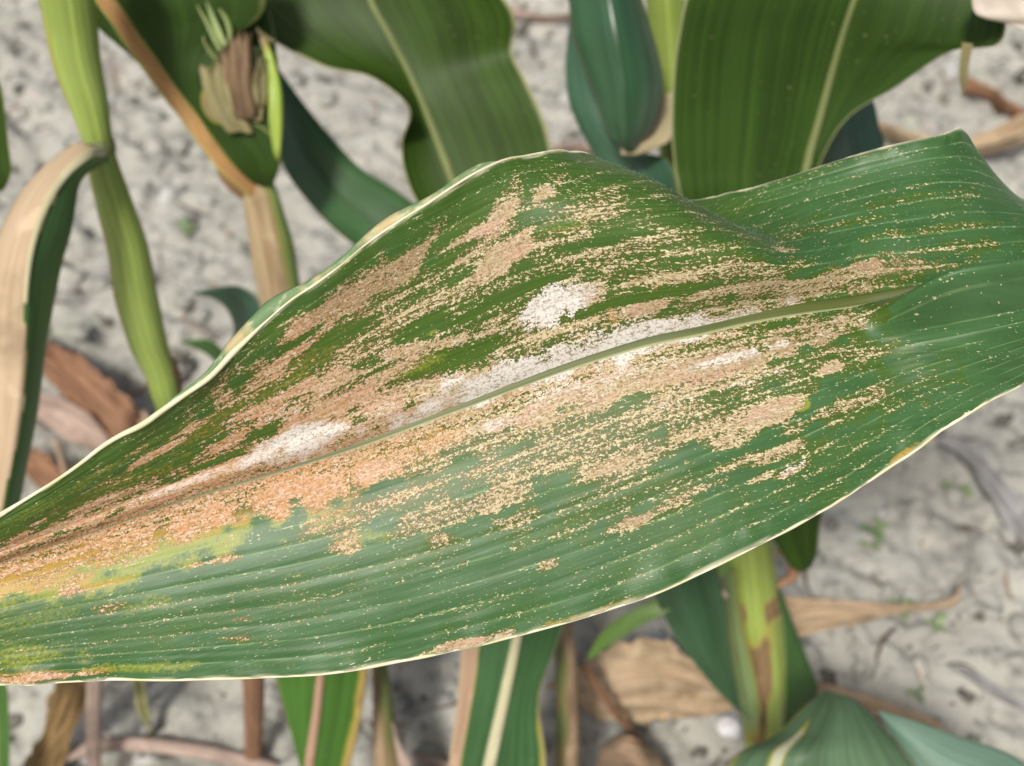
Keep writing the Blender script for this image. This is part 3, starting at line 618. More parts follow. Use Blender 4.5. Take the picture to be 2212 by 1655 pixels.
# ---- plant with the torn leaf and orange rib
b = down(G(712, 1000)); B_ = plant(b, 'maize plant with tan stalk and a torn leaf on an orange midrib')
pts = [(552,385,.512,30),(562,420,.516,38),(573,470,.52,42),(588,537,.527,47),(606,640,.54,46),(625,720,.552,44),(650,800,.57,42)]
tube('stalk', [P(x, y, d) for x, y, d, r in pts] + [b], [rpx(r, d) for x, y, d, r in pts] + [.009], stalkT, B_, nu=70, n=24, dry=lambda u, t: .72 - .55 * sstep(.15, .75, -t))
tornM = leaf_mat('torn_leaf', (.024, .054, .006), (.034, .074, .010), rough=.52, spec=.3, dry=(.40, .29, .15), dry2=(.24, .15, .08), margin=(.30, .34, .10), marg_w=.95)
def torn(parts):
    st = ST(((25,-170,.455),(95,-170,.452),(520,-170,.45)),((148,-5,.468),(228,0,.462),(570,-20,.462)),((225,70,.475),(275,70,.470),(560,38,.468)),((295,128,.480),(322,135,.476),(486,92,.474)),((345,190,.486),(362,192,.482),(454,165,.48)),((390,248,.49),(405,246,.488),(450,225,.486)),
        ((425,290,.495),(434,288,.492),(482,262,.49)),((452,330,.499),(462,326,.496),(560,270,.49)),((480,368,.503),(490,362,.50),(606,318,.494)),((508,395,.508),(520,390,.505),(603,365,.50)),((538,418,.512),(548,412,.51),(590,398,.508)))
    return blade('leaf', st, tornM, B_, nu=130, nv=31, dry=lambda u, t: .9 * np.exp(-((u - .53) / .10) ** 2) * sstep(.55, 1, t) + .55 * sstep(.2, 0, np.abs(t)) * sstep(.2, .6, u) + .6 * sstep(.72, .95, u) * (t < 0), wave=.0025, wf=6, seed=6, label='dark green leaf torn open halfway, with orange midrib')
o, ml = torn(0)
midrib(o, ml, rpx(42, .46), rpx(34, .51), orangeRib, lift=.0012, dry=lambda u, t: .9 - .5 * sstep(.45, .9, np.abs(t)))
# shreds of the tear
def ragged(name, st, mat, n_teeth, parent, dry, seed, depth=.35):
    """a shred whose first end is frayed into teeth"""
    ob, _ = blade(name, st, mat, parent, nu=40, nv=33, dry=dry, seed=seed, crumple=.006, ragged_edge=.4)
    me = ob.data; co = np.zeros(len(me.vertices) * 3); me.vertices.foreach_get('co', co); q = co.reshape(40, 33, 3)
    r = np.random.default_rng(seed); prof = np.interp(np.arange(33), np.linspace(0, 32, n_teeth), r.random(n_teeth)) * depth
    src = np.linspace(0, 1, 40)
    for j in range(33):
        f = prof[j] + (1 - prof[j]) * src
        q[:, j] = np.stack([np.interp(f, src, q[:, j, k].copy()) for k in range(3)], 1)
    me.vertices.foreach_set('co', q.ravel()); me.update(); return ob
ragged('torn_flap', ST(((480,58,.478),(508,60,.472),(545,66,.478)),((478,110,.478),(510,112,.473),(548,112,.478)),((476,160,.480),(512,162,.475),(550,165,.480)),((482,205,.483),(518,210,.480),(552,210,.483)),((502,255,.487),(530,262,.485),(558,256,.487))), leaf_mat('stub_brown', dry=(.34, .23, .13), dry2=(.12, .07, .035), marg_w=2), 17, o, one, 21, .16)['label'] = 'frayed brown stub of the torn leaf'
frayT = leaf_mat('frayed_tan', dry=(.40, .35, .17), dry2=(.19, .17, .07), marg_w=2); frayL = leaf_mat('frayed_lime', (.34, .46, .14), (.46, .56, .24), specks=0)
def shred(b0, t0, w, mat, d, sd, dr):
    b0, t0 = Vector((*b0, 0)), Vector((*t0, 0)); ax = (t0 - b0); w = w * .6; sd_ = Vector((-ax.y, ax.x, 0)).normalized(); r = random.Random(sd); bow = r.uniform(-.12, .12) * ax.length
    rows = []
    for f, g in ((0, .7), (.3, 1), (.65, .8), (.88, .45), (1, .08)):
        c_ = b0 + ax * f + sd_ * bow * math.sin(f * 3.1); q = c_ + sd_ * w * g / 2; p_ = c_ - sd_ * w * g / 2; dd = d - .006 * f
        rows.append(((q.x, q.y, dd + .001), (p_.x, p_.y, dd - .001)))
    blade('leaf_shred', ST(*rows), mat, o, nu=22, nv=7, dry=dr, seed=sd, crumple=.002, ragged_edge=.3)
for k, (b0, t0, w, mat, d, dr) in enumerate((((478,112),(428,14),20,frayL,.470,None),((488,102),(448,4),22,frayL,.470,None),((498,92),(474,20),18,frayL,.471,None),((560,230),(570,120),22,frayT,.483,one),((590,90),(556,60),14,frayT,.48,one),((470,130),(440,80),14,frayL,.472,None))): shred(b0, t0, w, mat, d, 300 + k, dr)
ragged('torn_flap', ST(((436,104,.476),(490,84,.476)),((434,150,.478),(494,140,.478)),((440,200,.481),(500,195,.480)),((456,245,.484),(520,245,.484)),((490,290,.488),(548,288,.488))), frayT, 27, o, one, 24, .42)
ragged('torn_flap', ST(((540,96,.482),(572,104,.482)),((542,150,.483),(578,160,.483)),((540,210,.485),(574,215,.485)),((530,262,.487),(566,262,.487))), frayT, 19, o, one, 25, .5)
blade('torn_flap', ST(((450,20,.486),(580,20,.484)),((436,70,.488),(592,72,.486)),((434,130,.490),(602,150,.486)),((438,200,.492),(606,220,.488)),((455,260,.494),(608,280,.49)),((500,320,.496),(606,330,.494))), deepG, o, nu=40, nv=9, seed=9)
tube('rolled_margin', [P(553,62,.482), P(572,95,.482), P(588,150,.482), P(594,200,.482), P(596,260,.484), P(598,320,.488), P(600,345,.492)], [rpx(w, .48) for w in (3, 8, 10, 15, 15, 9, 3)], limeM, o, n=12, nu=50, flat=.5, dry=lambda u, t: .6 * sstep(.35, .1, u))
blade('dry_sheath', ST(((478,340,.505),(492,352,.503)),((470,372,.508),(505,385,.506)),((490,405,.511),(535,412,.509)),((520,430,.514),(560,432,.512))), brownM, B_, nu=24, nv=9, dry=one, seed=5)
# low suckers at its foot
wl = lambda st, m, sd: blade('leaf', st, m, B_, nu=40, nv=13, wave=.001, seed=sd, cup=.004)
wl(ST(((600,770,.565),(640,760,.56)),((545,752,.57),(590,735,.562)),((506,745,.57),(548,720,.558)),((505,705,.566),(566,680,.552)),((490,668,.562),(555,640,.55)),((462,645,.56),(515,618,.55)),((435,638,.56),(468,621,.554)),((414,634,.56),(418,632,.56))), tealG, 31)
wl(ST(((600,830,.58),(620,800,.575)),((530,825,.59),(550,785,.58)),((478,792,.592),(492,764,.582)),((448,766,.59),(458,736,.58)),((418,750,.588),(426,733,.584)),((390,739,.588),(393,737,.588))), midG, 32)
wl(ST(((630,680,.545),(640,640,.54)),((660,660,.54),(668,606,.536)),((705,640,.54),(706,578,.534)),((760,600,.54),(750,548,.534)),((830,560,.54),(815,530,.536))), tealG, 33)

# ---- plant hidden behind the blighted leaf: broad leaf above it, cream-ribbed leaf and thin stalk below it
b = down(G(1232, 1900)); c_top = P(1160, 700, .50)
C_ = plant(b, 'maize plant with thin stalk, a broad upright leaf and a cream ribbed lower leaf')
cp = [(1160,700,.50,14),(1175,900,.505,17),(1200,1150,.515,20),(1215,1350,.525,22),(1226,1500,.535,25),(1225,1655,.545,27)]
tube('stalk', [P(x, y, d) for x, y, d, r in cp] + [b], [rpx(r, d) for x, y, d, r in cp] + [.0085], stalkD, C_, nu=80, n=20, dry=lambda u, t: .30 + .45 * sstep(.3, -.4, t) + .1 * np.sin(u * 40))
o, ml = blade('leaf', ST(((380,-80,.50),(765,-110,.50),(1010,-90,.48)),((548,60,.505),(799,0,.505),(1092,0,.485)),((690,140,.50),(843,80,.507),(1114,50,.49)),((800,166,.49),(886,161,.509),(1107,112,.50)),((884,234,.485),(912,222,.510),(1138,178,.497)),((868,305,.50),(940,292,.512),(1170,245,.495)),
    ((874,372,.505),(977,390,.512),(1190,320,.497)),((908,450,.505),(1005,460,.511),(1197,410,.50)),((1000,580,.505),(1070,590,.508),(1180,560,.502)),((1140,700,.50),(1160,704,.50),(1180,700,.50))), deepG, C_, nu=110, nv=33, wave=.002, seed=11, dry=lambda u, t: .22 * sstep(.2, .8, -t) * sstep(.5, .2, u), label='broad dark green leaf with olive midrib')
midrib(o, ml, rpx(12, .5), rpx(20, .51), dimRib, lift=.0010, dry=one)
o, ml = blade('leaf', ST(((560,110,.56),(585,125,.56)),((582,250,.56),(655,222,.556)),((612,360,.557),(716,296,.553)),((680,452,.553),(778,362,.55)),((748,517,.548),(845,404,.545)),((830,572,.54),(912,455,.54)),((930,640,.53),(1000,545,.53)),((1100,710,.51),(1130,650,.51)),((1155,740,.50),(1165,720,.50))), leaf_mat('soft_green_leaf', (.036, .095, .030), (.05, .125, .042), rough=.35, spec=.7), C_, nu=80, nv=17, cup=.006, wave=.001, seed=12)
o, ml = blade('leaf', ST(((1188,1180,.516),(1200,1160,.514),(1212,1180,.516)),((1040,1270,.49),(1140,1250,.48),(1222,1260,.49)),((1008,1330,.48),(1126,1330,.475),(1226,1320,.485)),((997,1411,.48),(1112,1400,.478),(1208,1380,.484)),((986,1530,.487),(1084,1530,.486),(1166,1505,.489)),((969,1655,.495),(1057,1655,.495),(1180,1655,.496)),((962,1780,.505),(1036,1780,.506),(1160,1780,.506)),((970,1950,.53),(1010,1950,.53),(1060,1950,.53))),
    leaf_mat('drying_margin_leaf', (.036, .10, .028), (.055, .14, .045), dry=(.52, .36, .24), dry2=(.38, .24, .14), margin=(.55, .44, .26), marg_w=.93), C_, nu=90, nv=29, dry=lambda u, t: sstep(-.60, -.80, t) + .5 * sstep(.75, .95, t) * sstep(.3, .7, u), wave=.002, seed=13, label='green leaf with cream midrib and tan dried edge')
midrib(o, ml, rpx(12, .5), rpx(33, .5), paleRib, lift=.0012, i0=6, dry=one)

# ---- plant with the curled blue-green leaf and the great broad leaf
b = down(G(1420, 930)); D_ = plant(b, 'maize plant with a curled blue green leaf and a very wide dark leaf')
dp = [(1425,-170,.475,40),(1437,0,.49,42),(1446,130,.505,40),(1450,220,.515,34),(1462,400,.54,34),(1465,560,.56,34),(1450,760,.62,34)]
tube('stalk', [P(x, y, d) for x, y, d, r in dp] + [b], [rpx(r, d) for x, y, d, r in dp] + [.009], stalkL, D_, nu=80, n=22, dry=lambda u, t: .12 + .0 * u)
o, ml = blade('leaf', ST(((1212,-170,.47),(1285,-170,.452),(1350,-170,.468)),((1216,-80,.472),(1300,-80,.455),(1370,-80,.470)),((1228,0,.474),(1318,0,.458),(1387,0,.473)),((1240,81,.476),(1332,80,.46),(1411,80,.476)),((1262,145,.478),(1343,145,.464),(1427,144,.479)),((1286,205,.48),(1350,208,.468),(1430,202,.482)),((1306,269,.483),(1352,272,.474),(1410,272,.486)),((1332,312,.488),(1354,322,.484),(1382,312,.49)),((1380,330,.50),(1390,332,.50),(1400,328,.50)),((1440,290,.512),(1445,292,.512),(1450,288,.512))), leaf_mat('waxy_curled_leaf', (.03, .085, .035), (.045, .12, .055), rough=.3, spec=.9, specks=.12), D_, nu=90, nv=25, seed=14, label='curled waxy blue green leaf bending down from the stalk')
blade('leaf', ST(((1232,30,.495),(1248,40,.492)),((1228,70,.498),(1258,95,.492)),((1222,140,.502),(1285,165,.496)),((1227,212,.506),(1312,215,.50)),((1249,272,.51),(1330,282,.503)),((1276,322,.513),(1372,325,.506)),((1298,372,.516),(1440,345,.51)),((1330,450,.522),(1462,410,.518)),((1400,540,.54),(1465,520,.535)),((1455,590,.56),(1468,580,.56))), tealG, D_, nu=80, nv=17, cup=.004, seed=15)
blade('collar', ST(((1340,322,.487),(1342,334,.489)),((1372,316,.489),(1376,334,.491)),((1396,285,.492),(1412,322,.494)),((1405,245,.495),(1450,300,.498)),((1428,212,.50),(1456,250,.502)),((1445,198,.505),(1456,205,.505))), leaf_mat('cream_collar', dry=(.66, .56, .36), dry2=(.5, .42, .22), marg_w=2), D_, nu=40, nv=11, dry=one, seed=16, label='cream leaf collar')
wideM = leaf_mat('wide_leaf', (.025, .060, .005), (.036, .082, .009), rough=.52, spec=.3, margin=(.42, .44, .22), marg_w=.985, specks=.35)
o, ml = blade('leaf', ST(((1560,-200,.40),(1925,-220,.41),(2240,-150,.40)),((1518,-110,.41),(1888,-120,.42),(2215,-50,.405)),((1481,0,.42),(1845,0,.43),(2178,30,.408)),((1466,75,.43),(1822,70,.438),(2156,96,.412)),((1457,135,.438),(1805,128,.445),(2052,112,.425)),((1452,210,.447),(1785,200,.453),(1932,190,.442)),((1451,290,.456),(1765,275,.46),(1832,252,.453)),((1457,360,.464),(1741,356,.467),(1776,338,.462)),((1470,440,.473),(1710,450,.477),(1742,440,.474)),((1475,540,.50),(1590,560,.505),(1640,560,.505)),((1458,610,.56),(1466,612,.56),(1474,610,.56))), wideM, D_, nu=120, nv=45, wave=.003, wf=2, seed=17, label='very wide dark green leaf with olive midrib and pale edge')
midrib(o, ml, rpx(10, .42), rpx(22, .46), dimRib, lift=.0010, dry=one)
blade('leaf', ST(((1745,200,.52),(1850,150,.52)),((1758,270,.522),(1886,216,.518)),((1762,330,.525),(1898,268,.521)),((1750,420,.53),(1908,330,.525)),((1690,540,.54),(1850,470,.535)),((1560,620,.56),(1620,590,.56)),((1462,640,.57),(1470,630,.57))), tealG, D_, nu=60, nv=17, cup=.004, seed=18)
blade('leaf_tip', ST(((2190,-60,.402),(2200,-75,.40)),((2140,-45,.399),(2260,-90,.394)),((2102,-10,.397),(2320,-70,.39)),((2106,27,.397),(2350,-20,.388)),((2130,40,.398),(2370,30,.388)),((2172,50,.40),(2390,70,.39)),((2260,84,.40),(2410,100,.395)),((2380,125,.405),(2430,122,.405)),((2480,150,.41),(2484,146,.41))), bleachM, D_, nu=40, nv=17, dry=one, seed=19, wave=.003, label='bleached cream leaf tip')
blade('leaf_shred', ST(((2078,92,.412),(2102,95,.412)),((2074,130,.416),(2094,135,.416)),((2072,165,.42),(2090,175,.42)),((2078,205,.425),(2082,205,.425))), leaf_mat('frayed_tan', dry=(.50, .46, .24)), D_, nu=20, nv=7, dry=one, seed=20)

# ---- plant with the brown blotched stalk, lower right
b = down(G(1668, 1672)); E_ = plant(b, 'maize plant with yellow green stalk marked by a brown blotch')
ep = [(1585,830,.50,34),(1598,1000,.52,42),(1612,1150,.535,52),(1622,1236,.545,54),(1636,1371,.56,58),(1646,1470,.572,56),(1650,1560,.585,46),(1652,1620,.593,40)]
def e_dry(u, t):
    blot = 1.25 * np.exp(-((u - .555) / .065) ** 2 - ((t - .22) / .45) ** 2) + .8 * np.exp(-((u - .43) / .02) ** 2) * (np.abs(t) > .4)
    seam = np.exp(-((t + .45 - (u - .4) * 1.6) / .12) ** 2) * sstep(.42, .5, u)
    return .12 + 1.0 * blot + .85 * seam + .75 * sstep(.72, .86, u) * (t < .6)
tube('stalk', [P(x, y, d) for x, y, d, r in ep] + [b], [rpx(r, d) for x, y, d, r in ep] + [.0095], leaf_mat('blotched_stalk', (.23, .29, .055), (.31, .40, .09), dry=(.30, .20, .09), dry2=(.15, .09, .045), specks=.0, trans=0, marg_w=2, rough=.42, yellow=(.36, .32, .07)), E_, nu=120, n=28, dry=e_dry)
blade('sheath', ST(((1560,1235,.54),(1590,1230,.528)),((1566,1300,.548),(1598,1310,.534)),((1574,1380,.556),(1614,1390,.54)),((1585,1460,.566),(1632,1470,.55)),((1598,1530,.576),(1645,1545,.562)),((1610,1600,.585),(1645,1610,.575))), leaf_mat('pale_sheath', (.16, .24, .08), (.24, .33, .14), dry=(.36, .25, .12), dry2=(.2, .12, .06), marg_w=2, trans=.1), E_, nu=50, nv=13, dry=lambda u, t: .55 * sstep(.55, .95, t) + .5 * sstep(.75, 1, u), cup=.002, seed=41, label='pale green leaf sheath wrapped on the stalk')

for sgn, q in ((1, ((1676,1195),(1698,1190),(1712,1215),(1712,1245),(1692,1258),(1678,1270))), (-1, ((1568,1225),(1548,1228),(1534,1246),(1536,1268),(1556,1278),(1572,1290)))):
    tube('auricle', [P(x, y, .535) for x, y in q], [rpx(w, .53) for w in (6, 11, 13, 12, 9, 3)], brownM if sgn > 0 else pinkM, E_, n=10, nu=30, flat=.5, dry=one)
blade('leaf', ST(((1360,1180,.52),(1520,1150,.52)),((1396,1250,.526),(1550,1230,.528)),((1428,1320,.533),(1568,1320,.538)),((1468,1390,.54),(1576,1400,.546)),((1530,1470,.55),(1590,1480,.556)),((1588,1530,.562),(1604,1538,.565)),((1630,1560,.575),(1636,1564,.575))), leaf_mat('dark_teal_leaf', (.026, .072, .024), (.04, .11, .045), rough=.33, spec=.8, specks=.1), E_, nu=60, nv=17, cup=.004, seed=42)
blade('leaf', ST(((1672,1262,.54),(1684,1268,.542)),((1690,1340,.548),(1713,1345,.552)),((1696,1430,.556),(1749,1435,.56)),((1692,1500,.566),(1768,1492,.568)),((1680,1580,.578),(1745,1545,.58)),((1664,1640,.59),(1680,1640,.59))), midG, E_, nu=50, nv=13, seed=43, cup=.002)
blade('leaf', ST(((1600,1000,.51),(1700,960,.51)),((1638,1080,.515),(1776,1050,.512)),((1668,1160,.52),(1769,1150,.516)),((1698,1212,.525),(1764,1198,.522)),((1722,1236,.53),(1750,1228,.53))), deepG, E_, nu=40, nv=15, cup=.003, seed=44)
blade('leaf', ST(((1268,1421,.545),(1273,1425,.545)),((1300,1366,.542),(1322,1392,.54)),((1350,1326,.538),(1382,1352,.536)),((1420,1290,.535),(1445,1320,.532)),((1520,1230,.535),(1540,1260,.532)),((1590,1190,.535),(1600,1210,.535))), leaf_mat('fresh_leaf', (.10, .20, .03), (.15, .27, .05)), E_, nu=50, nv=11, seed=45, cup=.002)

# ---- young plant at the lower right corner
b = down(G(1850, 1960)); F_ = plant(b, 'low maize plant with pale ribbed folded leaf and a long blue green leaf')
tube('stalk', [P(1800, 1790, .45), P(1825, 1850, .49), b], [.008, .010, .011], stalkL, F_, n=18)
o, ml = blade('leaf', ST(((1772,1500,.452),(1783,1494,.452),(1800,1497,.452)),((1735,1530,.446),(1792,1525,.44),(1848,1512,.446)),((1672,1590,.440),(1772,1580,.428),(1895,1556,.438)),((1588,1634,.436),(1738,1640,.42),(1952,1622,.432)),((1555,1720,.436),(1740,1740,.425),(2005,1710,.432)),((1640,1800,.442),(1760,1820,.435),(1930,1800,.44)),((1785,1830,.46),(1800,1836,.46),(1815,1830,.46))),
    leaf_mat('pale_ribbed_leaf', (.075, .135, .065), (.11, .19, .10), dry=(.60, .58, .42), dry2=(.46, .5, .34), rough=.5, spec=.4, margin=(.55, .52, .34), marg_w=.97), F_, nu=80, nv=31, dry=lambda u, t: .75 * np.exp(-((t + .50 - .25 * u) / .14) ** 2) * sstep(.12, .4, u) + .5 * sstep(.80, 1, -t), wave=.002, seed=51, label='folded blue green leaf with pale rib')
o, ml = blade('leaf', ST(((1895,1535,.455),(1902,1545,.455)),((1960,1552,.45),(1950,1624,.448)),((2065,1588,.445),(2010,1712,.442)),((2205,1642,.44),(2110,1780,.438)),((2300,1760,.445),(2200,1880,.445)),((2150,1900,.46),(2100,1950,.465)),((1840,1840,.47),(1838,1860,.47))), leaf_mat('long_teal_leaf', (.10, .19, .13), (.15, .26, .19), rough=.5, spec=.4, specks=.1), F_, nu=70, nv=17, cup=.004, seed=52)

# ---- plant with dark stalk and pink-ribbed leaf, bottom
b = down(G(852, 1950)); Q_ = plant(b, 'maize plant with dark brown stalk and an orange edged leaf on a pink midrib')
hp = [(800,1150,.53,10),(812,1350,.54,14),(822,1455,.548,18),(830,1560,.556,25),(838,1655,.564,33)]
tube('stalk', [P(x, y, d) for x, y, d, r in hp] + [b], [rpx(r, d) for x, y, d, r in hp] + [.0105], stalkD, Q_, nu=60, n=20, dry=lambda u, t: .28 + .5 * sstep(.1, .7, t) + .3 * sstep(.5, .9, u))
o, ml = blade('leaf', ST(((760,1130,.53),(775,1125,.528),(790,1130,.53)),((600,1230,.51),(710,1230,.50),(795,1240,.51)),((568,1380,.51),(702,1380,.505),(800,1380,.51)),((598,1472,.516),(692,1465,.512),(793,1455,.516)),((622,1560,.523),(681,1560,.52),(779,1556,.522)),((648,1655,.53),(668,1655,.528),(755,1655,.53)),((660,1720,.536),(674,1720,.535),(725,1720,.536)),((676,1800,.545),(682,1800,.545),(695,1800,.545))), leaf_mat('orange_edged_leaf', (.045, .125, .012), (.06, .16, .02), dry=(.52, .36, .12), dry2=(.40, .26, .08), margin=(.42, .40, .10), marg_w=.95), Q_, nu=80, nv=25, dry=lambda u, t: .55 * sstep(.7, 1, t) + .2 * sstep(.5, .9, t), wave=.002, seed=61, label='green leaf with pink midrib and orange edge')
midrib(o, ml, rpx(12, .51), rpx(26, .53), pinkRib, lift=.0012, i0=8, dry=one)
blade('leaf', ST(((842,1560,.552),(850,1562,.552)),((848,1610,.556),(866,1612,.556)),((862,1660,.56),(890,1662,.56)),((872,1760,.57),(905,1760,.57)),((880,1900,.59),(890,1900,.59))), pinkM, Q_, nu=30, nv=7, dry=one, seed=62)

# ---- plant mostly outside the view at lower left
b = down(G(-90, 1850)); I_ = plant(b, 'maize plant with a narrow green leaf hanging by the frame of dry straw')
tube('stalk', [P(-110, 1350, .50), P(-105, 1500, .52), P(-98, 1700, .55), b], [.008, .009, .010, .011], stalkL, I_, n=16)
blade('leaf', ST(((-105,1400,.505),(-100,1390,.505)),((-60,1400,.50),(-30,1380,.498)),((-30,1480,.505),(12,1470,.502)),((-25,1560,.515),(20,1560,.512)),((-20,1660,.525),(20,1660,.522)),((0,1780,.54),(14,1780,.54))), leaf_mat('straw_ribbed_leaf', (.05, .13, .02), (.065, .16, .03), dry=(.6, .45, .33), dry2=(.5, .35, .25)), I_, nu=50, nv=11, dry=lambda u, t: sstep(.1, -.3, t), seed=63)

# ================================================================== FALLEN LEAVES, STRAWS, PEBBLE
def fallen(name, label, rows, mat, cup=.0, wave=.003, seed=0, cat='dry leaf', nv=25, nu=110, wf=6):
    st = SG(*rows)
    o, _ = blade(name, st, mat, None, nu=nu, nv=nv, dry=one, cup=cup, wave=wave, seed=seed, wf=wf, solid=.0005, crumple=.014, ragged_edge=.5)
    settle(o); return tag(o, label, cat, 'dry leaves lying on the soil')
def settle(o):                                 # lower it until it lies on the soil
    me = o.data; co = np.zeros(len(me.vertices) * 3); me.vertices.foreach_get('co', co); co = co.reshape(-1, 3)
    gap = min(v[2] - soil_z(v[0], v[1]) for v in co[::3]); co[:, 2] -= gap + .0012
    me.vertices.foreach_set('co', co.ravel()); me.update()
def straw(label, pts, w, mat, seed=0, cat='straw'):
    p = [G(*q) for q in pts]
    o = tube('straw', p, [rpx(w * f, .62) for f in np.linspace(1, .8, len(p))], mat, None, n=10, nu=40, dry=one, seed=seed, flat=.6); settle(o)
    return tag(o, label, cat, 'straws on the soil')
fallen('dry_leaf', 'wide crumpled straw coloured leaf lying beside the blotched stalk', (((1180,1462,.02),(1184,1468,.02)),((1232,1434,.035),(1236,1490,.012)),((1290,1398,.05),(1290,1535,.01)),((1370,1360,.06),(1370,1545,.012)),((1450,1368,.05),(1455,1540,.008)),((1530,1420,.035),(1535,1528,.008)),((1602,1480,.02),(1604,1512,.008))), strawM, cup=.012, seed=1, wave=.006)
fallen('dry_leaf', 'twisted straw leaf with hooked tip pointing away from the blotched stalk', (((1650,1290,.03),(1650,1340,.006)),((1700,1270,.03),(1705,1362,.006)),((1780,1272,.03),(1790,1344,.006)),((1860,1280,.03),(1880,1326,.008)),((1950,1286,.025),(1960,1305,.01)),((2040,1280,.015),(2050,1296,.006)),((2078,1262,.014),(2088,1282,.01)),((2084,1238,.02),(2088,1242,.02))), strawM, cup=.010, seed=2)
fallen('dry_leaf', 'long straw leaf curving from behind the low blue green leaf', (((1720,1424,.03),(1715,1480,.01)),((1800,1436,.04),(1800,1500,.01)),((1890,1462,.04),(1880,1508,.012)),((1970,1492,.035),(1960,1526,.01)),((2050,1520,.03),(2030,1556,.008)),((2100,1580,.015),(2090,1594,.008))), strawM, cup=.010, seed=3)
fallen('dry_leaf', 'weathered grey leaf half buried in pale soil', (((2060,905,.03),(2040,930,.02)),((2110,930,.03),(2090,965,.012)),((2170,985,.03),(2140,1025,.01)),((2230,1060,.025),(2190,1110,.008)),((2300,1150,.02),(2270,1180,.01))), greyM, cup=.010, seed=4)
fallen('dry_leaf', 'curved tan leaf casting shade beyond the wide dark leaf', (((1870,215,.03),(1868,235,.02)),((1930,228,.035),(1930,262,.012)),((2000,252,.04),(2000,300,.012)),((2080,262,.04),(2080,312,.014)),((2150,245,.05),(2160,300,.02)),((2230,215,.06),(2240,270,.03)),((2320,190,.05),(2330,230,.04))), strawM, cup=.012, seed=5)
fallen('dry_leaf', 'dark brown curled leaf under the tan one', (((2100,130,.02),(2095,170,.008)),((2150,150,.025),(2145,190,.008)),((2200,180,.03),(2190,225,.01)),((2260,215,.02),(2250,250,.01))), brownM, cup=.008, seed=6)
fallen('dry_leaf', 'thin pale leaf lying beyond the broad upright leaf', (((1050,-20,.02),(1055,6,.01)),((1110,-8,.02),(1115,16,.01)),((1170,2,.02),(1175,22,.01)),((1250,6,.02),(1250,20,.01))), pinkM, cup=.006, seed=7)
fallen('dry_leaf', 'pinkish leaf scrap behind the curled blue green leaf', (((1160,290,.02),(1160,312,.01)),((1210,282,.025),(1215,308,.01)),((1260,282,.025),(1265,306,.01)),((1310,288,.02),(1310,304,.01))), pinkM, cup=.008, seed=8)
fallen('dry_leaf', 'reddish brown folded leaf beside the lime green stalk', (((60,690,.03),(56,705,.02)),((94,708,.04),(84,780,.012)),((150,738,.05),(140,850,.012)),((200,775,.05),(180,905,.012)),((240,812,.045),(215,940,.01)),((275,845,.04),(245,955,.008)),((310,900,.02),(300,940,.01))), brownM, cup=.014, seed=9)
fallen('dry_leaf', 'straw leaf lying against the reddish brown folded leaf', (((200,780,.04),(204,800,.03)),((232,805,.045),(238,890,.012)),((275,835,.04),(262,950,.012)),((325,880,.035),(300,990,.01)),((380,935,.03),(350,1030,.01))), strawM, cup=.010, seed=10)
fallen('dry_leaf', 'pinkish scrap under the reddish brown folded leaf', (((30,842,.02),(28,850,.01)),((70,835,.03),(66,880,.01)),((120,842,.03),(118,920,.01)),((170,870,.03),(165,950,.01)),((230,930,.02),(220,965,.01))), pinkM, cup=.008, seed=11)
fallen('dry_leaf', 'brown leaf scrap beneath the hanging half dried leaf', (((50,950,.02),(40,1000,.01)),((100,970,.03),(90,1060,.01)),((150,1010,.03),(120,1120,.01)),((180,1080,.02),(160,1130,.01))), brownM, cup=.008, seed=12)
fallen('dry_leaf', 'ochre brown leaf standing up at lower left among straws', (((120,1420,.10),(196,1430,.09)),((98,1490,.07),(178,1500,.06)),((76,1570,.04),(140,1580,.035)),((30,1650,.015),(112,1660,.012)),((0,1740,.008),(70,1740,.008))), leaf_mat('ochre_leaf', dry=(.44, .30, .13), dry2=(.28, .17, .07), marg_w=2), seed=13)
fallen('dry_leaf', 'yellowish leaf tip hanging above the horizontal straw', (((262,1430,.07),(290,1430,.07)),((272,1490,.05),(300,1490,.05)),((284,1525,.03),(306,1530,.03)),((306,1555,.015),(310,1556,.015))), leaf_mat('yellow_straw', dry=(.52, .50, .26), dry2=(.4, .4, .18), marg_w=2), seed=14)
fallen('dry_leaf', 'crumpled brown leaf at the foot of the thin stalk', (((1300,1600,.02),(1290,1650,.01)),((1340,1580,.04),(1340,1670,.01)),((1380,1590,.045),(1390,1680,.012)),((1420,1620,.03),(1425,1690,.01)),((1450,1660,.015),(1450,1690,.01))), leaf_mat('tawny_leaf', dry=(.46, .33, .22), dry2=(.28, .18, .11), marg_w=2), cup=.02, seed=15, wave=.012)
fallen('dry_leaf', 'narrow pale leaf lying across open soil past the long curving straw leaf', (((2080,1400,.02),(2082,1406,.02)),((2130,1412,.025),(2120,1432,.01)),((2190,1446,.025),(2175,1472,.01)),((2260,1490,.02),(2250,1510,.01))), greyM, cup=.008, seed=17)
fallen('dry_leaf', 'small dark scrap below the cream ribbed leaf edge', (((880,1590,.02),(885,1612,.01)),((930,1602,.02),(935,1630,.01)),((985,1625,.02),(985,1645,.01))), pinkM, cup=.006, seed=16)
straw('thick pinkish straw lying level across the lower left corner', ((110,1612,.02),(235,1588,.02),(370,1598,.018),(521,1626,.014),(650,1668,.01)), 17, pinkM, 1)
straw('upright pinkish stem crossing the level straw', ((196,1380,.13),(190,1470,.09),(186,1560,.05),(190,1640,.03),(192,1740,.0)), 16, pinkM, 2)
straw('dark brown stub standing near the orange edged leaf', ((535,1400,.12),(540,1470,.09),(541,1540,.05),(540,1600,.02),(541,1650,-.004)), 22, brownM, 3)
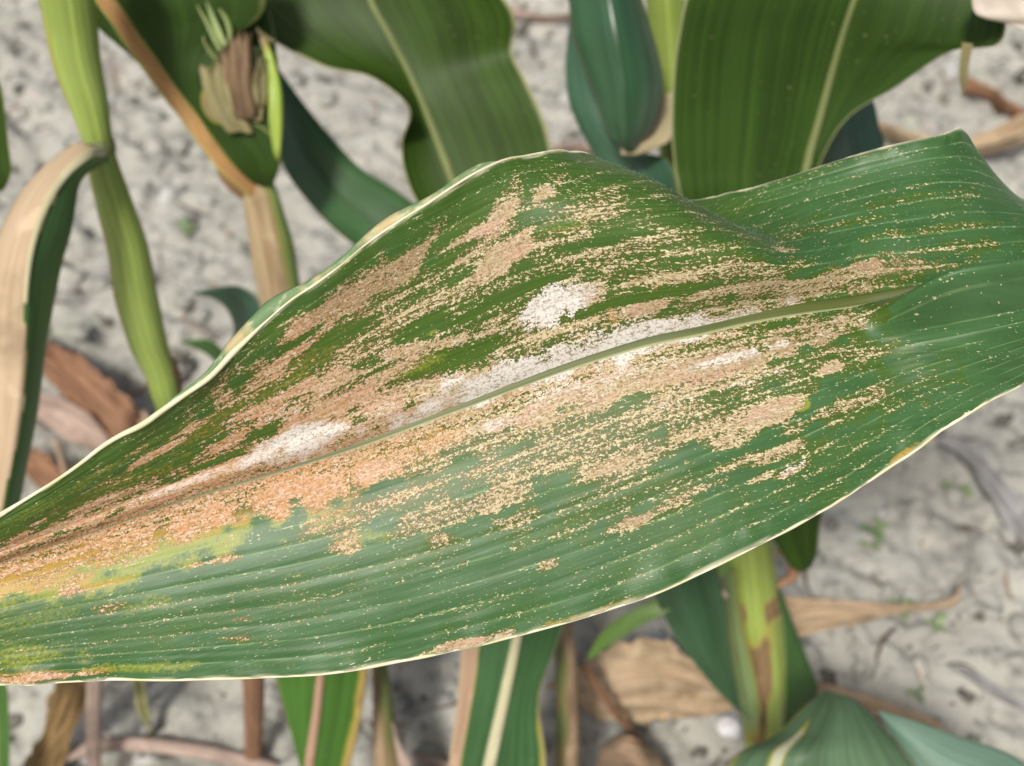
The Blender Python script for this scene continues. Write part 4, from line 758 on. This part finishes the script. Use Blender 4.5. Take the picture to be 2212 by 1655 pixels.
straw('thin brown stem bent over the crumpled straw leaf', ((1262,1420,.09),(1290,1462,.075),(1330,1520,.05),(1372,1570,.025),(1400,1610,.0)), 9, brownM, 4)
straw('fine straw leaning over dark soil at the hanging leaf', ((108,935,.06),(125,990,.04),(142,1050,.02),(165,1120,.0)), 6, strawM, 5)
straw('thin white straw lying on open soil', ((2010,1390,.012),(2022,1425,.01),(2036,1460,.008)), 4, bleachM, 6)
straw('short pale straw sticking up from open soil', ((2022,1140,.012),(2040,1120,.012)), 5, bleachM, 7)
# pebble
bm = bmesh.new(); bmesh.ops.create_icosphere(bm, subdivisions=4, radius=1)
for v in bm.verts: v.co *= 1 + .16 * mnoise.noise(v.co * 1.4) + .05 * mnoise.noise(v.co * 4)
pe = bpy.data.meshes.new('pebble'); bm.to_mesh(pe); bm.free(); pe.polygons.foreach_set('use_smooth', [True] * len(pe.polygons))
n = NT('white_pebble'); tc = n.n.new('ShaderNodeTexCoord').outputs['Object']
pe.materials.append(n.fin(n.mix(n.ramp(n.noise(tc, 2.5, 4), .35, .65), (.6, .6, .62), (.8, .8, .82)), .6, .4))
po = bpy.data.objects.new('pebble', pe); C.objects.link(po); q = G(1580, 1565); po.location = (q.x, q.y, soil_z(q.x, q.y) + .004); po.scale = (.0075, .006, .005)
tag(po, 'small white pebble beside the foot of the blotched stalk', 'pebble')
# seedlings on the open soil
def seedling(x, y, k, sd, label):
    q = G(x, y); z = soil_z(q.x, q.y); r = random.Random(sd)
    root = thing('weed_seedling', (q.x, q.y, z), label, 'seedling', 'tiny weed seedlings on the soil')
    for i in range(k):
        a = i * 2.4 + r.random(); l = r.uniform(.006, .012); w = l * .22; d = Vector((math.cos(a), math.sin(a), 0)); s = Vector((-d.y, d.x, 0)); b0 = Vector((q.x, q.y, z - .001))
        blade('leaf', [(b0 + d * l * f + s * w * g + Vector((0, 0, .004 + l * .5 * h)) * (f > 0), b0 + d * l * f - s * w * g + Vector((0, 0, .004 + l * .5 * h)) * (f > 0)) for f, g, h in ((0, .15, 0), (.3, .8, .5), (.7, 1, .8), (1, .1, .7))],
              leaf_mat('seedling_leaf', (.16, .24, .10), (.24, .32, .16), specks=0), root, nu=9, nv=5, seed=sd + i)
for i, (x, y, k, lb) in enumerate(((1905,1120,5,'tiny weed seedling with five leaves on soil near the blighted leaf edge'),(1890,1165,3,'tiny weed seedling close to the larger five leaved one'),(2080,1040,3,'tiny weed seedling by the weathered grey leaf'),
        (1960,1290,4,'tiny weed seedling against the twisted straw leaf'),(2030,1335,3,'tiny weed seedling below the hooked tip of the twisted straw leaf'),(395,480,4,'tiny weed seedling between the lime stalk and the tan stalk'),
        (2000,1480,3,'tiny weed seedling beside the long curving straw leaf'))): seedling(x, y, k, 80 + i, lb)
